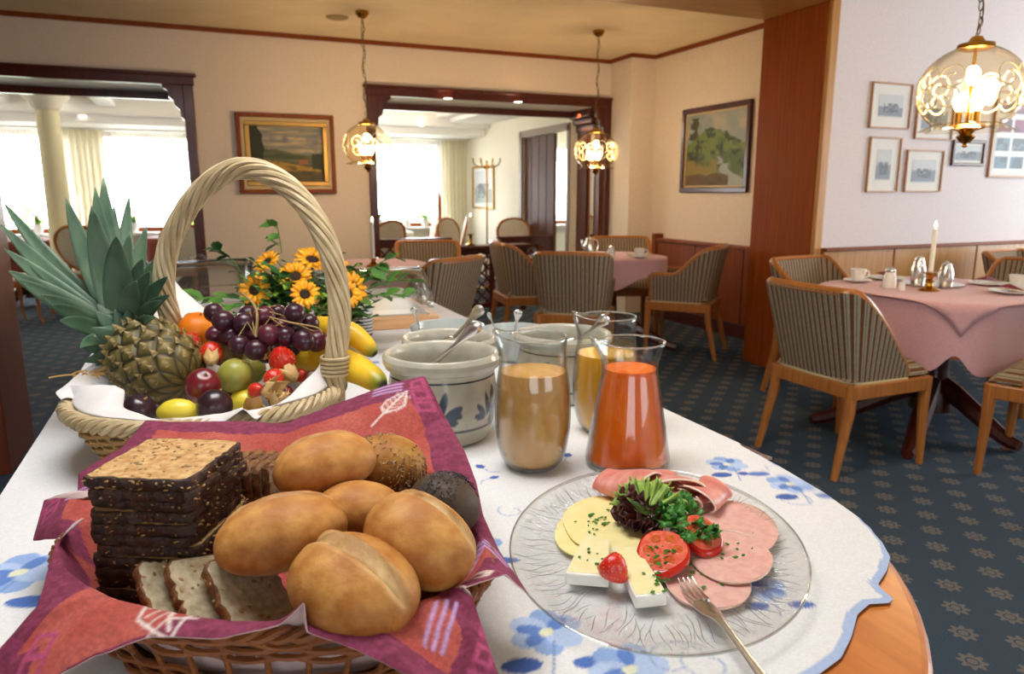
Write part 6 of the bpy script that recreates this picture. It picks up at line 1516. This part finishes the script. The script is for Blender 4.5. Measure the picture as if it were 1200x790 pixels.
for k in range(3): round_fruit('walnut', 'brown walnut lying by the far bowl on the buffet', 'nut', (.74 + .05 * k, 2.36 + .02 * (k % 2), TZ + .02), .017, M('walnut_shell_%d' % k, '9a7244', 'b48a58', rough=.7, scale=60, bump=.6, bscale=90))['group'] = 'walnuts on the buffet'
# ================================================================ background furniture
def lattice(lab, x0, x1, y, z0, z1, board, cell=.12):
    t = thing('lattice_divider', lab, 'divider', (x0, y, 0)); w = x1 - x0
    MB().span(-.05, w + .05, -board / 2, board / 2, z1 - .03, z1).build('top_board', MAT['darkwood'], t, smooth=False, bevel=.005)
    MB().span(0, w, -.02, .02, z1 - .10, z1 - .03).build('top_rail', MAT['darkwood'], t, smooth=False); MB().span(0, w, -.02, .02, z0, z0 + .05).build('bottom_rail', MAT['darkwood'], t, smooth=False)
    for x in (0.02, w / 2, w - .02): MB().span(x - .025, x + .025, -.025, .025, 0, z1 - .03).build('post', MAT['darkwood'], t, smooth=False, bevel=.004)
    zz0, zz1 = z0 + .04, z1 - .09; h = zz1 - zz0
    for sg in (1, -1):
        k = -h
        while k < w:
            a, b = (k, zz0), (k + h, zz1)
            pa = max(0, -k); pb = min(h, w - k)
            if pb - pa > .04:
                xa, xb = k + pa, k + pb; za, zb = (zz0 + pa, zz0 + pb) if sg > 0 else (zz1 - pa, zz1 - pb)
                MB().tube([(xa, .005 * sg, za), (xb, .005 * sg, zb)], .010, 4).build('slat', MAT['darkwood'], t, smooth=False)
            k += cell
    return t
lattice('dark lattice divider standing forward in the middle opening, brass candlestick on its board', 2.45, 3.22, 7.16, .05, .715, .24)
lattice('dark lattice divider set back, nearer the window with the side-swept curtain', 1.62, 2.62, 8.0, .08, .75, .08)
lattice('dark lattice divider set back beside the folding door', 3.28, 3.88, 7.98, .08, .745, .08)
candle(2.60, 7.16, .715, 'thin candle on the lattice divider board', 'brass candlestick on the lattice divider board', h=.17, stick=.12)
# carved chairs with oval backs
MAT['creamfab'] = M('cream_damask', 'cfc4ac', 'dcd2bc', rough=.8, scale=60)
def louis():
    t = thing('carved_chair', 'x', 'chair'); q = Matrix.Rotation(R(12), 3, 'X')
    ov = [Vector((.21 * math.cos(a) * (1 + .10 * math.sin(a)), 0, .23 * math.sin(a) + .02 * math.cos(2 * a))) for a in np.linspace(0, 2 * math.pi, 36, endpoint=False)]
    c = Vector((0, -.26, .72)); MB().tube([q @ p + c for p in ov], .018, 8, closed=True).build('back_frame', MAT['chairwood'], t)
    b = MB().ell((0, 0, 0), (.205, .03, .225), 28, 14, q); b.v = [tuple(Vector(v) + c) for v in b.v]; b.build('backrest', MAT['creamfab'], t)
    MB().ell((0, 0, .44), (.25, .25, .06), 28, 12).build('seat', MAT['creamfab'], t); MB().lathe([(.245, .37), (.25, .40), (.245, .43)], 28).build('seat_frame', MAT['chairwood'], t)
    for sx in (-1, 1):
        MB().tube(bez([(sx * .17, .17, .40), (sx * .21, .21, .28), (sx * .17, .18, .12), (sx * .20, .21, 0)], 8), [.026, .026, .022, .019, .016, .014, .013, .016], 8).build('leg', MAT['chairwood'], t)
        MB().tube([(sx * .14, -.18, .40), (sx * .16, -.22, .2), (sx * .17, -.27, 0)], [.022, .018, .014], 8).build('leg', MAT['chairwood'], t)
        MB().tube([(sx * .13, -.20, .40), (sx * .12, -.23, .52)], .018, 8).build('back_post', MAT['chairwood'], t)
    return t
l0 = louis(); LG = 'carved chairs in the bright rooms'
spots = [(1.98, 8.75, -.4, 1, 'carved cream chair behind the set-back lattice, nearest the left edge of the opening'), (2.86, 10.15, -1, .1, 'pale carved chair by the white table under the middle window'), (3.05, 9.42, -1, .3, 'pale carved chair nearer the coat stand by the white table'), (3.10, 8.75, .5, -.8, 'carved cream chair beside the folding door'),
         (3.64, 8.36, -.3, -1, 'carved cream chair behind the lattice by the folding door'), (-.22, 8.75, -.2, 1, 'carved chair in the left room at the table with dark red cloth'), (-1.05, 8.75, .3, 1, 'carved chair between the round column and the dark red table'), (-1.75, 8.3, .8, .5, 'carved chair left of the round column')]
for i, (x, y, dx, dy, lab) in enumerate(spots):
    o = l0 if i == 0 else copy_tree(l0); o['label'] = lab; o['group'] = LG; face(o, x, y, dx, dy)
MAT['winecloth'] = M('dark_red_cloth', '6a2416', '7c2e1e', rough=.8, scale=40); MAT['whitecloth'] = M('white_linen', 'ecebe8', rough=.8)
for (x, y, r_, mt, lab) in ((2.25, 9.75, .42, 'whitecloth', 'white cloth on the table under the middle window'), (-.12, 9.55, .45, 'winecloth', 'dark red cloth on the table under the left-room window'), (-1.75, 9.6, .42, 'winecloth', 'dark red cloth on the table left of the round column'), (5.3, 8.85, .5, 'whitecloth', 'white cloth on the table past the folding door')):
    pedestal_table(x, y, 'pedestal table below the ' + lab.split(' on ')[0] + {2.25: ' by the middle window', -.12: ' right of the column', -1.75: ' left of the column', 5.3: ' past the folding door'}[x], r_ - .05, r_ - .05, .3, [(-.3, -.3), (.3, -.3), (-.3, .3), (.3, .3)])
    tag(cloth(rrect(x, y, r_, r_, .32), .742, lambda a: .36, 10, .03, int(x * 10) % 9, n=120).build('tablecloth', MAT[mt], angle=0), lab, 'tablecloth')
shaker(-.18, 9.35, .745, .16, .04, 'pale vase on the dark red table in the left room', 'vase')
shaker(5.2, 8.75, .745, .30, .04, 'bottle on the white table past the folding door', 'bottle')
# plants on the window sills
def potplant(x, y, z, lab, flower_=None, seed=0, h=.14):
    t = thing('potted_plant', lab, 'potted plant', (x, y, z)); rn = random.Random(seed)
    MB().lathe([(0, 0), (.045, 0), (.06, .10), (.064, .105), (.064, .12), (.055, .12), (.05, .09), (0, .09)], 20).build('pot', MAT['whiteware'], t)
    for k in range(16):
        a = rn.uniform(0, 6.28); e = rn.uniform(.5, 1.4); l = h * rn.uniform(.7, 1.2); d = Vector((math.cos(a) * math.cos(e), math.sin(a) * math.cos(e), math.sin(e))); s = Vector((-math.sin(a), math.cos(a), 0)) * .02; b = Vector((0, 0, .10))
        MB().add([b, b + d * l * .5 + s, b + d * l, b + d * l * .5 - s], [(0, 1, 2, 3)]).build('leaf', MAT['lime'] if k % 2 else MAT['fern'], t, solid=.001)
    if flower_:
        for k in range(8):
            MB().ell((rn.gauss(0, .04), rn.gauss(0, .03), .10 + h * rn.uniform(.8, 1.2)), (.022, .022, .016), 8, 6).build('blossom', flower_, t)
SZ = .736
pk = M('pink_blossom', 'd86a98', rough=.6)
for i, (p, lab, f) in enumerate((((-1.8630, 10.9200, 0.8040), 'pot with pink blossoms on the sill left of the round column', pk), ((-0.7800, 10.9200, 0.8060), 'white pot with a green plant in the middle of the left-room sill', None), ((-0.1380, 10.9200, 0.7950), 'white pot with a bushy green plant near the right jamb of the left room', None), ((2.5060, 10.9200, 0.8490), 'white pot with a green plant by the left edge of the middle window', None), ((3.2220, 10.9200, 0.8390), 'white pot with bright green leaves by the curtain of the middle window', None))):
    potplant(p[0], 10.93, SZ, lab, f, i)
shaker((2.9380, 10.9200, 0.7910)[0], 10.93, SZ, .15, .05, 'white lidded jar between the two pots at the middle window', 'jar')
# coat stand
t = thing('coat_stand', 'tall slim brass coat stand with curved hooks in the bright room', 'coat stand', (3.50, 9.0, 0))
MB().tube([(0, 0, .02), (0, 0, 1.66)], .012, 10).build('pole', MAT['brass'], t); MB().lathe([(0, 0), (.17, 0), (.17, .015), (.03, .03), (.015, .06), (0, .06)], 28).build('base', MAT['brass'], t)
MB().lathe([(.02, 1.55), (.05, 1.57), (.05, 1.59), (.02, 1.60)], 20).build('collar', MAT['brass'], t)
for k in range(8):
    a = k * math.pi / 4; MB().tube(bez([(0, 0, 1.58), (.12 * math.cos(a), .12 * math.sin(a), 1.56), (.20 * math.cos(a), .20 * math.sin(a), 1.60), (.19 * math.cos(a), .19 * math.sin(a), 1.69)], 9), .008, 6).build('hook', MAT['brass'], t)
picture('gilt-framed pale picture on the cream wall behind the coat stand', (3.9, 10.15, 1.33), R(-90), .85, .62, [(.03, .03, MAT['gilt'])], etch(90, '9aa4a0'), None, mount=.04, cat='picture')
# recessed ceiling lights
dl = M('spot_glow', (1, .93, .8, 1), emit=14)
def downlight(x, y, z, lab):
    t = thing('recessed_spotlight', lab, 'spotlight', (x, y, z), group='recessed spotlights')
    MB().lathe([(.052, -.001), (.056, -.006), (.042, -.006), (.040, -.001)], 24).build('ring', MAT['brass'], t); MB().lathe([(0, -.003), (.041, -.003), (.041, -.001), (0, -.001)], 20).build('lens', dl, t)
for p, lab in (((-1.3220, 9.7190, 2.3180), 'recessed spotlight above the round column, closest to the opening'), ((-1.1340, 10.0610, 2.1390), 'recessed spotlight further in above the left room'), ((2.7060, 10.5960, 2.3180), 'recessed spotlight seen high in the middle opening'), ((2.8660, 9.7710, 2.1390), 'recessed spotlight further in beyond the middle opening'), ((2.2540, 6.7870, 2.1240), 'recessed spotlight in the white soffit nearer the field painting'), ((2.9630, 6.7650, 2.1240), 'recessed spotlight in the white soffit nearer the right post')):
    downlight(p[0], p[1], p[2], lab)
for (x, y, e) in ((-.4, 8.6, 14), (2.3, 9.0, 22), (-3.5, 9, 30), (5.3, 9.2, 20)):
    l = point('far_room_fill', (x, y, 2.1), e, (1, .92, .78), .15)  # added point lights without fixtures, brightening the far rooms
l = bpy.data.lights.new('post_spot', 'SPOT'); l.energy = 14; l.color = (1, .62, .25); l.spot_size = R(70); lo_ = bpy.data.objects.new('post_spot', l); COL.objects.link(lo_); lo_.location = (3.80, 7.2, 2.11); lo_.rotation_euler = Vector((.2, -.1, -.35)).to_track_quat('-Z', 'Y').to_euler()
t = tag(MB().lathe([(0, -.012), (.07, -.012), (.085, -.006), (.088, 0), (0, 0)], 28, (1.127, 6.1, 2.599)).build('ceiling_speaker', M('speaker_grille', '8f7d5c', rough=.6)), 'round flat speaker grille in the ceiling beside the lamp by the field painting', 'speaker')
# unseen panel added to house the buffet fill light, outside the picture
t = thing('buffet_fill_panel', 'added unseen white fill panel over the buffet', 'lamp', (.15, 1.3, 2.6))
MB().span(-.62, .62, -.42, .42, -.035, 0).build('housing', MAT['whitepaint'], t, smooth=False, bevel=.006); MB().span(-.6, .6, -.4, .4, -.042, -.034).build('diffuser', M('opal', 'ffffff', rough=.5), t, smooth=False)
# hedge outside
b = MB(); rn = random.Random(2)
for k in range(5000):
    x, z = rn.uniform(-9, 9), rn.uniform(-.5, 1.0); y = 17 + rn.gauss(0, .35); s = rn.uniform(.05, .10)
    if z > .75 + .3 * math.sin(x * 1.3): continue
    m_ = Euler((rn.uniform(0, 3), rn.uniform(0, 3), rn.uniform(0, 3))).to_matrix(); b.add([m_ @ Vector(v) + Vector((x, y, z)) for v in ((-s, 0, 0), (0, -s * .5, 0), (s, 0, 0), (0, s * .5, .02))], [(0, 1, 2, 3)])
o = b.build('hedge', MAT['lime']); tag(o, 'clipped green hedge outside the windows', 'hedge', kind='stuff')
